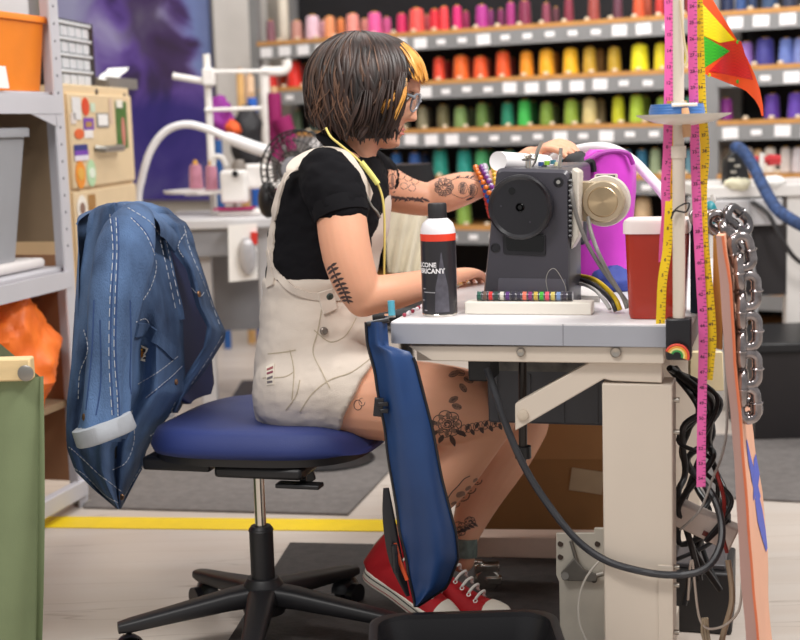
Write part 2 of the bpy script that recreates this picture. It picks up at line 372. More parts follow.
L5 = [(420, 12, 25, '86a43c', 'pear green', 0), (464.5, 14, 27, '8cb44c', 'apple green', 0), (560, 13, 26, 'c0a878', 'sand', 0), (600, 13, 26, 'd0b48c', 'light sand', 0), (643, 17, 30, 'd8ba92', 'biscuit', 0), (690, 13, 26, 'b89a7a', 'light brown', 0)]
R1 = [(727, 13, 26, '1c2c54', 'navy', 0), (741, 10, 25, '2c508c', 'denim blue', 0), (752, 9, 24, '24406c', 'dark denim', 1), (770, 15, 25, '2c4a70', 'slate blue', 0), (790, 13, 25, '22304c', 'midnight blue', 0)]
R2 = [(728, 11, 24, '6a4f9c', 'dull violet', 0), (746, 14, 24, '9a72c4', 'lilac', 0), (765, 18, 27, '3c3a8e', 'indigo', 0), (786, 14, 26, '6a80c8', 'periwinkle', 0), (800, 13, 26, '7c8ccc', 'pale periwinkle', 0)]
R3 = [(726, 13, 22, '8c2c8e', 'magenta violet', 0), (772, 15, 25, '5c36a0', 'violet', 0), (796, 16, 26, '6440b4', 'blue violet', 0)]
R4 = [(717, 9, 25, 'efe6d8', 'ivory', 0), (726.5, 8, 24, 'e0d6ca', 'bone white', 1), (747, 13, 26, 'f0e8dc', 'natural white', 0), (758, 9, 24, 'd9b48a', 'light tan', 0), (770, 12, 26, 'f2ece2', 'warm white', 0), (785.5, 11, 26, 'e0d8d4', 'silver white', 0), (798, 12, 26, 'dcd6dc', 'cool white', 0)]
def cones(rows, side):
    for zi, row in rows:
        fr = [c for c in row if not c[5]]
        z = ROWS[zi]
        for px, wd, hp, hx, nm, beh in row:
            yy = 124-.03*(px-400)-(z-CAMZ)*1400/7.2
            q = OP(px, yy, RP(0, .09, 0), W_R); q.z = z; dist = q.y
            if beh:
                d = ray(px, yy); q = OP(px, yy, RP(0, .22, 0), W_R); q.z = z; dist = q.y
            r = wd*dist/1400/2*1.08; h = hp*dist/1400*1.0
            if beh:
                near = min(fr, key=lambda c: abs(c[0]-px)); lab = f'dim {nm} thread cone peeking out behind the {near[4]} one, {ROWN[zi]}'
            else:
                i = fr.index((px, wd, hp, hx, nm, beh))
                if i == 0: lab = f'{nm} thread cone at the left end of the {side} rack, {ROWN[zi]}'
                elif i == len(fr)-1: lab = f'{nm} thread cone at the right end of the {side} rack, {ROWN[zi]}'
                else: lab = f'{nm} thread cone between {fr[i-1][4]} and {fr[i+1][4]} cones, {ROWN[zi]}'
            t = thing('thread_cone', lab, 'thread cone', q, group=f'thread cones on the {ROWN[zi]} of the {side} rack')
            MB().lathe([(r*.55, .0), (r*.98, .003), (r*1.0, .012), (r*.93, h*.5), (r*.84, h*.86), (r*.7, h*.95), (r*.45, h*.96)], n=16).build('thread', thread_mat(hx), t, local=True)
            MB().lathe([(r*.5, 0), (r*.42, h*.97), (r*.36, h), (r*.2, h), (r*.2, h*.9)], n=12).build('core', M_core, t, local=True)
cones([(0, L1), (1, L2), (2, L3), (3, L4), (4, L5)], 'wide')
cones([(0, R1), (1, R2), (2, R3), (3, R4)], 'right')
# ============================================================ LEFT STORAGE SHELF
A_S = Zp(88, 504, 0); E_S = V((.258, .966, 0)).normalized(); N_S = V((E_S.y, -E_S.x, 0))   # far post foot, depth direction, outward normal
def S(a, b, z): return A_S+E_S*a+N_S*b+V((0, 0, z))
def onS(px, py, b=0):
    q = OP(px, py, A_S+N_S*b, N_S); d = q-A_S; return d.dot(E_S), q.z
R_S = Matrix((N_S, E_S, V((0, 0, 1)))).transposed()
M_shelf = mat('shelf_light_grey', 'c9c7cd', .45, var=.03, vs=5)
M_tan = mat('shelf_backing_board', '9c8468', .8, var=.08, vs=5)
sh = thing('storage_shelf', 'light grey metal storage shelf at the left edge holding bins and orange padding', 'shelf', S(-.3, -.3, 0))
zu = onS(50, 91)[1]; zl = onS(60, 268)[1]; zb = onS(66, 497)[1]
def post(a):
    p = MB().box(S(a-.02, -.004, 1.15), (.006, .052, 2.3), R_S).box(S(a+.004, -.03, 1.15), (.056, .005, 2.3), R_S).build('post', M_shelf, sh, smooth=False)
    for k in range(26):
        if a > -.5: MB().cyl(S(a-.024, -.001, .8+k*.05), S(a-.024, .0006, .8+k*.05), .0042, n=8).build('bolt_hole', mat('hole_shadow_grey', '77757c', .7), p, smooth=False)
post(0)
for a in (-1.0,):
    post(a)
for z, nm in ((zu, 'shelf_board'), (zl, 'shelf_board')):
    b = MB().box(S(-.5, -.27, z-.012), (.5, .98, .022), R_S).build('shelf_board', M_shelf, sh, bevel=.006)
    MB().box(S(-.5, -.004, z-.04), (.01, .98, .05), R_S).build('beam', M_shelf, sh, smooth=False)
# gusset plate under the upper board
g = [onS(-6, 93), onS(54, 95), onS(58.5, 127), onS(30, 113), onS(-6, 104)]
MB().prism([S(a, -.001, z) for a, z in g], N_S*-.004).build('gusset', M_shelf, sh, smooth=False)
MB().box(S(-.5, -.004, zb), (.03, .98, .05), R_S).build('foot_rail', M_shelf, sh, bevel=.003)
MB().lathe([(.028, 0), (.028, .008), (.012, .014), (.012, .05)], S(.0, -.02, 0), n=14).build('foot', mat('dull_steel', '9a968f', .35, metal=.8), sh)
MB().box(S(-.5, -.53, 1.1), (.008, 1.0, 2.1), R_S).build('backing_board', M_tan, sh, smooth=False)
MB().box(S(.01, -.28, .42), (.5, .006, .7), R_S).build('side_panel', mat('shelf_side_panel', 'a77a58', .8, var=.06), sh, smooth=False)
MB().box(S(.01, -.28, 1.02), (.5, .006, .42), R_S).build('side_panel', M_tan, sh, smooth=False)
def bin_(name, label, a0, a1, b0, b1, z0, z1, taper, m, rim, cat='bin'):
    """tapered open tub with rim; a along the shelf, b depth"""
    ca, cb = (a0+a1)/2, (b0+b1)/2; ha, hb = (a1-a0)/2, (b0-b1)/2
    t = thing(name, label, cat, S(ca, cb, z0))
    def ring(z, k, r=.02):
        out = []
        for sx, sy in ((1, 1), (-1, 1), (-1, -1), (1, -1)):
            for q in range(5):
                an = {(1, 1): 0, (-1, 1): pi/2, (-1, -1): pi, (1, -1): 1.5*pi}[(sx, sy)]+q*pi/8
                out.append(S(ca+sx*(ha*k-r)+r*cos(an), cb+sy*(hb*k-r)+r*sin(an), z))
        return out
    h = z1-z0
    MB().loft([ring(z0, taper), ring(z1, 1), ring(z1, .975), ring(z0+.006, taper-.025)]).build('body', m, t, ang=30)
    MB().loft([ring(z1-rim, 1.0), ring(z1-rim, 1.045), ring(z1, 1.05), ring(z1+.004, 1.03), ring(z1, .985), ring(z1-rim, .985)], caps=False, wrap=False).build('rim', m, t, ang=50)
    return t
M_orange = mat('orange_plastic', 'f68a26', .38, var=.04)
a1, z1 = onS(46, 20, -.03); a0 = a1-.52
ob = bin_('orange_bin', 'orange plastic bin on the upper board of the left storage shelf', a1-.36, a1-.0, -.03, -.36, zu+.001, z1+.004, .9, M_orange, .014)
q0 = onS(25, 28, -.029); q1 = onS(35, 37, -.029)
MB().box(S((q0[0]+q1[0])/2, -.037, (q0[1]+q1[1])/2), (.004, q1[0]-q0[0], q0[1]-q1[1]), R_S).build('handle_slot', mat('slot_card', 'e0cdb6', .7), ob, smooth=False)
# white card in front of the bin, paper binder behind
a, z = onS(10, 66, 0.0)
tag(MB().box(S(a-.13, -.012, (z+zu)/2+.002), (.004, .26, z-zu-.004), R_S @ Matrix.Rotation(-.12, 3, 'Y')).build('paper_card', mat('white_paper', 'f1efec', .7, var=.02), smooth=False), 'blank white card leaning on the front of the orange bin', 'card')
a, z = onS(31, 8, -.4)
tag(MB().box(S(a-.22, -.42, (zu+1.78)/2), (.02, .44, 1.78-zu), R_S).build('paper_stack', mat('printed_paper', 'd5d0d0', .7, var=.06, vs=60, stretch=(1, .1, 14)), smooth=False), 'stack of printed paper standing behind the orange bin', 'paper')
M_greyp = mat('grey_plastic', 'a3a4a9', .42, var=.03)
a1, z1 = onS(29, 129, -.04)
za = onS(22, 262, -.04)[1]
gb = bin_('grey_bin', 'grey plastic tote with a wide lip on the middle shelf board at left', a1-.38, a1-.01, -.04, -.42, zl+.0325, z1, .8, M_greyp, .022)
pd = [onS(64, 258, -.0), onS(64, 271, 0)]
tag(MB().box(S(-.52, -.28, zl+.0165), (.46, .9, .03), R_S).build('foam_sheet', mat('white_foam', 'e2dcda', .8, var=.04), bevel=.013, seg=4), 'white foam sheet lying on the middle shelf board under the grey tote', 'foam sheet')
# orange padded bundle on the floor level
def puff(name, m, c, r, seed, amp=.05, fr=9):
    mb = MB().ell(c, r, R_S, n=40, m=26)
    return mb.build(name, m, sub=1, disp=lambda p, n: p+n*amp*(noise.fractal((p+V((seed, 0, 0)))*fr, .8, 2, 4)))
zf = onS(58, 395, -.1)
fb = MB().box(S(-.5, -.28, zf[1]-.012), (.48, .97, .02), R_S).build('shelf_board', M_tan, sh, smooth=False)
tag(puff('padded_bundle', mat('orange_nylon', 'ff7626', .5, var=.2, vs=14, bump=.3, bs=30), S(-.2, -.18, zf[1]+.15), (.2, .17, .235), 3, .035, 8), 'crumpled orange nylon bundle slumped on the lowest shelf board', 'bundle')
tag(puff('padded_bundle', MATS['orange_nylon'], S(-.56, -.17, zf[1]+.2), (.16, .16, .24), 9, .03, 8), 'taller orange nylon bundle at the very left edge of the shelf', 'bundle')
tag(puff('blue_fabric_roll', mat('royal_blue_fabric', '1d4a94', .7, var=.1), S(-.30, -.16, .14), (.09, .1, .14), 5, .01), 'royal blue fabric bundle on the floor under the storage shelf', 'fabric')
tag(puff('red_fabric_bundle', mat('maroon_fabric', '5c1622', .7, var=.2), S(-.14, -.2, .07), (.06, .1, .065), 6, .02), 'small dark red bundle beside the storage shelf foot', 'fabric')
# ============================================================ GREEN CLOTH CART (left foreground)
gc = thing('cloth_cart', 'sage green cloth-sided cart with a pale wooden top rail at the lower left', 'cart', V((-1.0, 2.75, 0)))
q = P(42, 372, 2.72)
MB().grid(lambda u, v: V((-1.35+u*(q.x+1.35-.05*v)+.004*sin(v*3)*u, 2.72+.012*sin(u*26+v*2)+.02*v, (q.z-.01)*(1-v)+.03*v)), 60, 20).build('cloth_side', mat('sage_canvas', '7d8a66', .8, var=.06, vs=9, bump=.15, bs=500), gc)
MB().grid(lambda u, v: V((q.x-.006-.27*u-.05*v+.006*sin(u*11)*v, 2.725+u*.6, (q.z-.01)*(1-v)+.03*v)), 30, 12).build('cloth_side', MATS['sage_canvas'], gc)
p0 = P(-60, 372, 2.7); p1 = P(35, 361, 2.7)
MB().box((-1.05, 2.71, q.z+.01), (abs(-1.05-q.x)*2-.03, .035, .045)).build('top_rail', mat('pale_wood', 'e3c795', .6, var=.1, vs=8, stretch=(1, 6, 6)), gc, bevel=.004)
MB().lathe([(0, -.002), (.014, -.002), (.016, .003), (.011, .006), (0, .005)], P(26, 373, 2.69), (0, -1, 0), n=18).build('grommet', mat('dull_steel', '9a968f', .35, metal=.8), gc)
# ============================================================ BEIGE CABINET WITH STICKERS
E_C = V((.11, .994, 0)).normalized(); N_C = V((E_C.y, -E_C.x, 0)); A_C = P(62, 83, 4.62); C_H = A_C.z; A_C.z = 0
def onC(px, py, b=0):
    q_ = OP(px, py, A_C+N_C*b, N_C); return (q_-A_C).dot(E_C), q_.z
def Cc(a, b, z): return A_C+E_C*a+N_C*b+V((0, 0, z))
R_C = Matrix((N_C, E_C, V((0, 0, 1)))).transposed()
Lc = onC(131, 140)[0]; C_H = onC(95, 86)[1]
cb = thing('filing_cabinet', 'beige drawer cabinet covered in stickers behind the denim jacket', 'cabinet', Cc(Lc/2, -.25, 0))
M_beige = mat('cabinet_beige', 'e2c9a2', .5, var=.03)
MB().box(Cc(Lc/2, -.24, C_H/2), (.48, Lc, C_H), R_C).build('carcass', M_beige, cb, bevel=.004)
zs = onC(90, 188)[1]
for z0, z1 in ((zs+.006, C_H-.03), (zs-.5, zs-.006), (.06, zs-.512)):
    MB().box(Cc(Lc/2, .006, (z0+z1)/2), (.014, Lc-.03, z1-z0), R_C).build('drawer_front', M_beige, cb, bevel=.004)
def on_cab(x0, y0, x1, y1, name, hx, b=.0145, round_=False):
    a0_, z0_ = onC(x0, y0); a1_, z1_ = onC(x1, y1); m = mat('sticker_'+hx, hx, .45, var=.05, vs=40)
    ca, cz = (a0_+a1_)/2, (z0_+z1_)/2
    if round_:
        return MB().loft([[Cc(ca+cos(t*pi/12)*(a1_-a0_)/2, b+d, cz+sin(t*pi/12)*(z0_-z1_)/2) for t in range(24)] for d in (0, .0012)]).build(name, m, cb, smooth=False)
    return MB().box(Cc(ca, b+.0006, cz), (.0012, a1_-a0_, z0_-z1_), R_C).build(name, m, cb, smooth=False)
for s_ in [(67, 97, 77, 120, 'e6e4e4'), (77, 97.5, 85.5, 116, 'dd4a22', 1), (79, 118, 90, 130, '7a44ae'), (70, 129, 80, 139, 'e8662c', 1), (80, 130, 89, 138, 'f0eae6'), (66, 113, 72, 124, 'e9dcd4'),
           (69.5, 145, 84, 160, '27307e'), (70.5, 161, 82, 188, 'f0931e', 1), (82, 160, 92.5, 186, 'b7dcae', 1), (72, 196, 84, 222, 'f2ebe0', 1), (84, 195, 92, 213, 'a8793a'), (86, 103, 91, 112, 'cfe0c8'), (104.5, 99, 109, 124, 'd9bda6')]:
    round_ = len(s_) > 5; on_cab(*s_[:4], 'sticker', s_[4], round_=round_)
on_cab(70, 151, 84, 155, 'sticker_band', '7a3fb2', .0158); on_cab(70, 156, 84, 160, 'sticker_band', 'e8e0ee', .0158)
on_cab(81, 122, 87.5, 127, 'sticker_mark', 'b88a4a', .0158); on_cab(73, 168, 80, 180, 'sticker_mark', 'e8b04a', .0158, True); on_cab(84.5, 168, 91, 178, 'sticker_mark', 'e6f0de', .0158, True); on_cab(75, 203, 81, 214, 'sticker_mark', '8a6a5a', .0158, True)
lh = on_cab(92, 113, 105, 127.5, 'label_holder', '8e8a86', .0145); on_cab(93.5, 114.5, 103.5, 125.5, 'label_paper', 'f4f2f0', .0158)
on_cab(111, 101.5, 124.5, 147.5, 'photo_card', '3f6d27', .0145); on_cab(116.5, 117, 122, 147, 'photo_figure', 'c7796c', .0158, True); on_cab(111.5, 100, 118, 108, 'paper_scrap', 'efe9dc', .0165)
a, z = onC(100, 149)
MB().tube([Cc(a-.1, .016, z+.004), Cc(a-.09, .04, z), Cc(a+.13, .04, z), Cc(a+.14, .016, z+.004)], .012, 10).build('drawer_handle', mat('dull_steel', '9a968f', .35, metal=.8), cb)
for x, y in ((96, 92), (124, 96)):
    a, z = onC(x, y); MB().lathe([(0, 0), (.011, 0), (.01, .005), (0, .007)], Cc(a, .0, z), N_C, n=12).build('bolt', mat('dark_bolt', '6a625a', .4, metal=.7), cb)
# black small-parts drawer unit on the cabinet
M_blk = mat('black_plastic', '17171a', .4, var=.1); M_clr = mat('clear_white_drawer', 'dde0e4', .25, var=.05)
a0 = onC(52, 80, -.03)[0]; a1 = onC(95, 60, -.03)[0]; zt = onC(92, 24, -.03)[1]
du = thing('parts_organizer', 'black small-parts organizer with rows of clear drawers standing on the beige cabinet', 'organizer', Cc((a0+a1)/2, -.11, C_H))
hh = zt-C_H
MB().box(Cc((a0+a1)/2, -.11, C_H+hh/2), (.16, a1-a0, hh-.001), R_C).build('frame', M_blk, du, bevel=.005)
for r_ in range(4):
    zc = C_H+hh*(r_+.42)/4.15
    MB().box(Cc((a0+a1)/2-.03, -.024, zc+hh*.105), (.018, a1-a0-.08, hh*.05), R_C).build('ledge', M_clr, du, bevel=.003)
    for k in range(5):
        ac = a0+.01+(a1-a0-.09)*(k+.5)/5
        d_ = MB().box(Cc(ac, -.026, zc-.004), (.012, (a1-a0-.09)/5*.8, hh*.15), R_C).build('drawer', M_clr, du, bevel=.002)
a0, z0 = onC(97, 86, -.08); a1 = onC(125, 86, -.08)[0]
tag(MB().box(Cc((a0+a1)/2, -.12, C_H+.021), (.18, a1-a0, .04), R_C).build('paper_tray', mat('grey_tray', '77726e', .6)), 'low grey tray on top of the beige cabinet beside the organizer', 'tray')
pc = [OP(x, y, Cc(0, b_, 0), N_C) for x, y, b_ in ((98, 79, -.04), (117, 81, -.04), (129, 67, -.13), (108, 68, -.13))]
tag(MB().grid(lambda u, v: (pc[0]*(1-u)+pc[1]*u)*(1-v)+(pc[3]*(1-u)+pc[2]*u)*v+V((0, 0, .004*sin(v*6))), 8, 8).build('loose_paper', MATS['white_paper']), 'loose white paper tilted up on the low grey tray', 'paper')
# ============================================================ SECOND SEWING STATION (blurred, behind)
YB = 5.6
M_wmetal = mat('white_enamel', 'e9e5e1', .35, var=.03); M_lam = mat('grey_laminate', 'c8c6c8', .4, var=.03)
M_gsteel = mat('mid_grey_steel', '8d8d92', .5, var=.05)
p0 = P(168, 222, YB-.1); p1 = P(268, 216, YB-.1); zt2 = .5*(p0.z+p1.z)
st = thing('sewing_table', 'white topped sewing table behind the denim jacket, carrying a white machine', 'table', V(((p0.x+p1.x)/2, YB+.25, 0)))
MB().box(((p0.x+p1.x)/2+.06, YB+.2, zt2-.02), (p1.x-p0.x+.24, .6, .04)).build('tabletop', M_lam, st, bevel=.006)
MB().box((P(203, 240, YB).x, YB+.1, zt2-.095), (.22, .35, .11)).build('drawer_box', M_gsteel, st, bevel=.004)
for px in (206, 268):
    x = P(px, 300, YB).x
    MB().box((x, YB, zt2/2-.02), (.06, .05, zt2-.045)).build('leg', M_lam, st, bevel=.003)
MB().box((P(236, 300, YB).x, YB+.35, .5), (.4, .02, .45)).build('modesty_panel', M_gsteel, st, smooth=False)
MB().box((P(256, 380, YB).x, YB+.1, .03), (.2, .5, .05)).build('foot_bar', M_blk, st, bevel=.004)
sm = thing('sewing_machine', 'blurred white sewing machine on the far table behind the woman', 'sewing machine', V((P(235, 217, YB).x, YB+.15, zt2)))
x0, x1 = P(219, 200, YB).x, P(246, 200, YB).x; zz = P(235, 168, YB).z
MB().box(((x0+x1)/2, YB+.12, (zz+zt2+.04)/2), (x1-x0, .14, zz-zt2-.06)).build('head', M_wmetal, sm, bevel=.015, seg=3)
MB().box(((x0+x1)/2+.16, YB+.16, zz-.04), (.3, .1, .1)).box(((x0+x1)/2+.29, YB+.16, (zz+zt2)/2-.02), (.09, .11, zz-zt2-.045)).build('arm', M_wmetal, sm, bevel=.014, seg=3)
MB().box(((x0+x1)/2+.14, YB+.16, zt2+.012), (.42, .2, .022)).build('bed', M_wmetal, sm, bevel=.006)
MB().cyl(((x0+x1)/2, YB+.08, zt2+.03), ((x0+x1)/2, YB+.08, zt2+.1), .008).box(((x0+x1)/2, YB+.08, zt2+.026), (.035, .02, .006)).build('needle_bar', mat('dull_steel', '9a968f', .35, metal=.8), sm)
MB().lathe([(0, 0), (.03, 0), (.03, .03), (.018, .05), (0, .052)], ((x0+x1)/2+.02, YB+.1, zz-.02)).build('tension_post', mat('brown_cap', '7d746c', .4), sm)
MB().tube([P(213, 166, YB), P(215, 157, YB), P(222, 158, YB), P(226, 166, YB)], .011, 8, sm=5).build('thread_guide', M_wmetal, sm)
MB().cyl(((x0+x1)/2+.01, YB+.048, zt2+.17), ((x0+x1)/2+.01, YB+.04, zt2+.17), .013).build('dial', M_blk, sm)
tag(MB().box((P(232, 214, YB).x, YB+.1, zt2+.0285), (.16, .12, .006)).build('fabric_scrap', mat('magenta_fabric', 'a8155e', .8)), 'magenta fabric scrap under the needle of the far machine', 'fabric')
# thread stand with crossbars
ts = thing('thread_stand', 'tall white thread stand with crossbars rising from the far sewing table', 'thread stand', P(212, 215, YB+.35)*1)
xq = P(210, 130, YB+.3); bz = zt2
ts.location = (xq.x, xq.y, bz)
MB().cyl((xq.x, xq.y, bz+.001), (xq.x, xq.y, P(210, 54, YB+.3).z), .0155).build('pole', M_wmetal, ts)
for a_, b_ in (((173, 76), (214, 83)), ((206, 72), (266, 71)), ((205, 110), (262, 108))):
    MB().cyl(P(*a_, YB+.28), P(*b_, YB+.28), .014 if a_[1] > 73 and a_[0] < 190 else .008, n=12).build('crossbar', M_wmetal, ts)
MB().box(P(209, 77, YB+.28), (.05, .06, .07)).build('clamp', M_wmetal, ts, bevel=.006)
MB().lathe([(0, 0), (.11, 0), (.115, .012), (.03, .018), (0, .018)], P(191, 193, YB+.28), n=28).build('cone_tray', M_wmetal, ts)
MB().box(P(200, 194, YB+.28), (.12, .03, .012)).build('tray_arm', M_wmetal, ts)
for px, wd, lab in ((196.5, 14, 'dusty rose thread cone on the tray of the far thread stand, left one'), (212, 13, 'dusty rose thread cone at the far stand, right beside the pole')):
    q = P(px, 190, YB+(.26 if px < 200 else .16)); r = wd*q.y/2800
    if px > 200: q.z = P(px, 189.5, YB+.2).z
    else: q.z = P(191, 193, YB+.28).z+.019
    t = thing('thread_cone', lab, 'thread cone', q, group='rose cones on the far stand')
    MB().lathe([(r, 0), (r, .01), (r*.9, .08), (r*.78, .098), (r*.4, .1)], n=16).build('thread', thread_mat('b8788c'), t, local=True)
    MB().lathe([(r*.4, 0), (r*.36, .104), (r*.28, .118), (.001, .118)], n=12).build('core', M_core, t, local=True)
MB().box(P(212, 192, YB+.2), (.1, .14, .012)).build('tray_arm', M_wmetal, ts)
# gooseneck lamp of the far station
gl = thing('gooseneck_lamp', 'white gooseneck lamp arching over the far sewing machine', 'lamp', P(137, 290, 5.48))
MB().tube([P(138, 300, 5.48), P(138, 206, 5.48), P(142, 178, 5.48), P(151, 150, 5.48), P(166, 131, 5.48), P(186, 124.5, 5.48), P(207, 129, 5.48), P(228, 138, 5.48)], .0148, 12, sm=8).build('gooseneck', mat('white_rubber', 'e6e4e6', .4), gl)
MB().tube([P(224, 137, 5.48), P(230, 138.5, 5.48), P(250, 146, 5.48), P(268, 152, 5.48)], [.0165, .023, .0245, .0245], 14, sm=3).build('lamp_head', mat('white_rubber', 'e6e4e6', .4), gl)
gl.location = V((P(138, 300, 5.48).x, 5.48, 0)); 
for c_ in [x for x in COL.objects if x.parent == gl]: c_.data.transform(Matrix.Translation(P(137, 290, 5.48)-gl.location))
MB().cyl((gl.location.x, 5.48, 0), (gl.location.x, 5.48, P(138, 299, 5.48).z), .02).lathe([(.12, 0), (.12, .015), (.03, .03), (.02, .05)], (gl.location.x, 5.48, 0)).build('floor_stand', M_gsteel, gl)
# white carton with red tool, hanging from the far table
ct = thing('caddy', 'white carton caddy holding red handled tools at the front of the far table', 'caddy', P(240, 280, YB-.2))
MB().hexa([P(229, 282, YB-.2), P(258, 279, YB-.2), P(258, 279, YB-.12), P(229, 282, YB-.12)], [P(228, 225, YB-.2), P(257, 223, YB-.2), P(257, 223, YB-.12), P(228, 225, YB-.12)]).build('pocket', mat('white_paper', 'f1efec', .7, var=.02), ct, smooth=False)
MB().tube([P(254, 232, YB-.21), P(254, 244, YB-.21)], .014, 8).build('tool_handle', mat('red_plastic', 'd0322a', .4), ct)
MB().ell(P(247, 256, YB-.22), (.036, .02, .075)).build('pouch', mat('clear_bag', 'b9b7ba', .2, metal=.2), ct)
# items hanging against the wall between column and rack
def bar3(name, pts, w_, th, m, label, cat, Y=None):
    return tag(MB().tube(pts, 1, 12, flat=(w_, th), up=V((0, 1, 0))).build(name, m, smooth=True), label, cat)
M_wrack = mat('white_tube', 'ebe7e2', .4)
pq = OP(264, 72, RP(0, -.3, 0), W_R)
tag(MB().cyl((pq.x, pq.y, 0), pq, .028).build('support_post', M_wrack), 'white steel post in front of the thread rack left end', 'post')
pq = OP(283.5, 20, RP(0, .2, 0), W_R)
tag(MB().cyl((pq.x, pq.y, ROWS[0]+.001), (pq.x, pq.y, 2.2), .03).build('support_post', mat('cream_post', 'e6dccb', .5)), 'cream post standing on the top rack shelf beside the mauve cone', 'post')
tag(MB().tube([P(262, 71, 7.0), P(282, 71, 7.0), P(287, 66, 7.0), P(286, 60, 7.0)], .024, 10, sm=4).build('clothes_rail', M_wrack), 'white bent rail end in front of the scarlet cones', 'rail')
for px0, px1, y0, y1, Y, hx, nm, lab in ((236, 244, 74, 150, 7.35, 'dcae70', 'fabric_roll', 'tan fabric roll standing left of the blue roll near the white posts'), (245, 254, 76, 150, 7.4, 'e6c3a0', 'fabric_roll', 'pale peach fabric roll standing just behind the blue roll'), (247, 257, 98, 200, 7.2, '2d68c8', 'fabric_roll', 'bright blue fabric roll leaning beside the white posts'), (267, 281, 93, 200, 6.9, '8c1058', 'fabric_roll', 'tall magenta fabric roll standing behind the fan'), (214, 222, 140, 200, 7.2, '2a5ca0', 'fabric_roll', 'dull blue fabric roll behind the white thread stand')):
    q0 = P(px0, y0, Y); q1 = P(px1, y0, Y); x = (q0.x+q1.x)/2; r = (q1.x-q0.x)/2
    t = thing(nm, lab, 'fabric roll', V((x, Y, 0)), group='fabric rolls standing near the rack')
    MB().lathe([(r*.9, 0), (r, .02), (r, q0.z-.03), (r*.95, q0.z)], (x, Y, 0), n=18).build('fabric', mat('roll_'+hx, hx, .75, var=.08), t)
    MB().lathe([(r*.5, 0), (r*.5, q0.z+.03), (r*.4, q0.z+.03), (r*.4, q0.z)], (x, Y, 0), n=14).build('core_tube', mat('cardboard_tube', 'c9a27a', .7), t)
MB_ = MB().tube([P(281, 118, 6.85), P(288, 135, 6.85), P(294, 150, 6.85)], [.05, .04, .03], 10, sm=3)
tag(MB_.build('fabric_end', MATS['roll_8c1058']), 'loose magenta cloth tail hanging off the magenta roll', 'fabric')
def blob(name, c, r, m, lab, cat, amp=.03, fr=9, seed=1):
    return tag(MB().ell(c, r, n=30, m=20).build(name, m, disp=lambda p, n: p+n*amp*noise.fractal((p+V((seed, 0, 0)))*fr, .8, 2, 4)), lab, cat)
blob('fabric_bundle', P(220, 118, 6.6), (.06, .08, .09), mat('purple_cloth', '8c2a8e', .7, var=.2), 'purple cloth bundle hooked on the thread stand', 'fabric')
blob('fabric_bundle', P(233, 126, 6.55), (.045, .06, .05), mat('orange_cloth', 'e8602a', .7, var=.2), 'small orange cloth bundle beside the purple one', 'fabric')
blob('hanging_bag', P(247, 140, 6.75), (.075, .06, .16), mat('black_nylon', '1d1c20', .6, var=.2), 'black nylon bag hanging in front of the fabric rolls', 'bag', .02)
# ============================================================ FAN
fc = P(302, 170, 4.55); fn = V((-.35, -1, .1)).normalized()
fan = thing('pedestal_fan', 'black pedestal fan with a round wire cage behind the woman', 'fan', V((fc.x, fc.y+.1, 0)))
fR = .125; FM = axmat(fn)
cg = MB()
for rr, dz in ((fR, .0), (fR, .045), (.09, .068), (.055, .075)):
    cg.torus(fc+fn*dz, rr, .0035 if rr == fR else .0018, fn, n=40, m=6)
for k in range(36):
    a = 2*pi*k/36; cg.tube([fc+FM @ V((cos(a)*r_, sin(a)*r_, d_)) for r_, d_ in ((fR, 0), (fR, .045), (.09, .068), (.03, .077))], .0015, 5)
    cg.tube([fc+FM @ V((cos(a)*r_, sin(a)*r_, d_)) for r_, d_ in ((fR, 0), (.09, -.045), (.04, -.06))], .0015, 5)
cg.build('cage', M_blk, fan)
MB().lathe([(0, .074), (.035, .074), (.038, .08), (0, .085)], fc, fn).build('badge', M_gsteel, fan)
for k in range(4):
    a = 2*pi*k/4
    MB().loft([[fc+FM @ V((cos(a+da)*r_, sin(a+da)*r_, .01+h_)) for da, h_ in ((-.1-.3*(r_/fR), -.02), (.1+.45*(r_/fR), .02))]+[fc+FM @ V((cos(a+da)*r_, sin(a+da)*r_, .007+h_)) for da, h_ in ((.1+.45*(r_/fR), .02), (-.1-.3*(r_/fR), -.02))] for r_ in (.03, .06, .09, .112)]).build('blade', mat('grey_blade', '8d8a8c', .35, var=.03), fan)
MB().lathe([(0, -.14), (.04, -.135), (.055, -.1), (.055, -.06), (.03, -.02), (0, -.01)], fc, fn).build('motor_housing', M_blk, fan)
bp_ = fc-fn*.1
MB().cyl((bp_.x, bp_.y, .02), (bp_.x, bp_.y, bp_.z-.03), .014).lathe([(.17, 0), (.17, .015), (.05, .035), (.016, .05)], (bp_.x, bp_.y, 0)).build('stand', M_blk, fan)
gh = P(268, 200, 4.62)
MB().ell(gh, (.034, .05, .06), n=22, m=14).tube([gh, gh+V((.05, .03, -.01)), V((bp_.x, bp_.y, gh.z-.03))], .014, 8, sm=3).build('gear_housing', M_blk, fan)
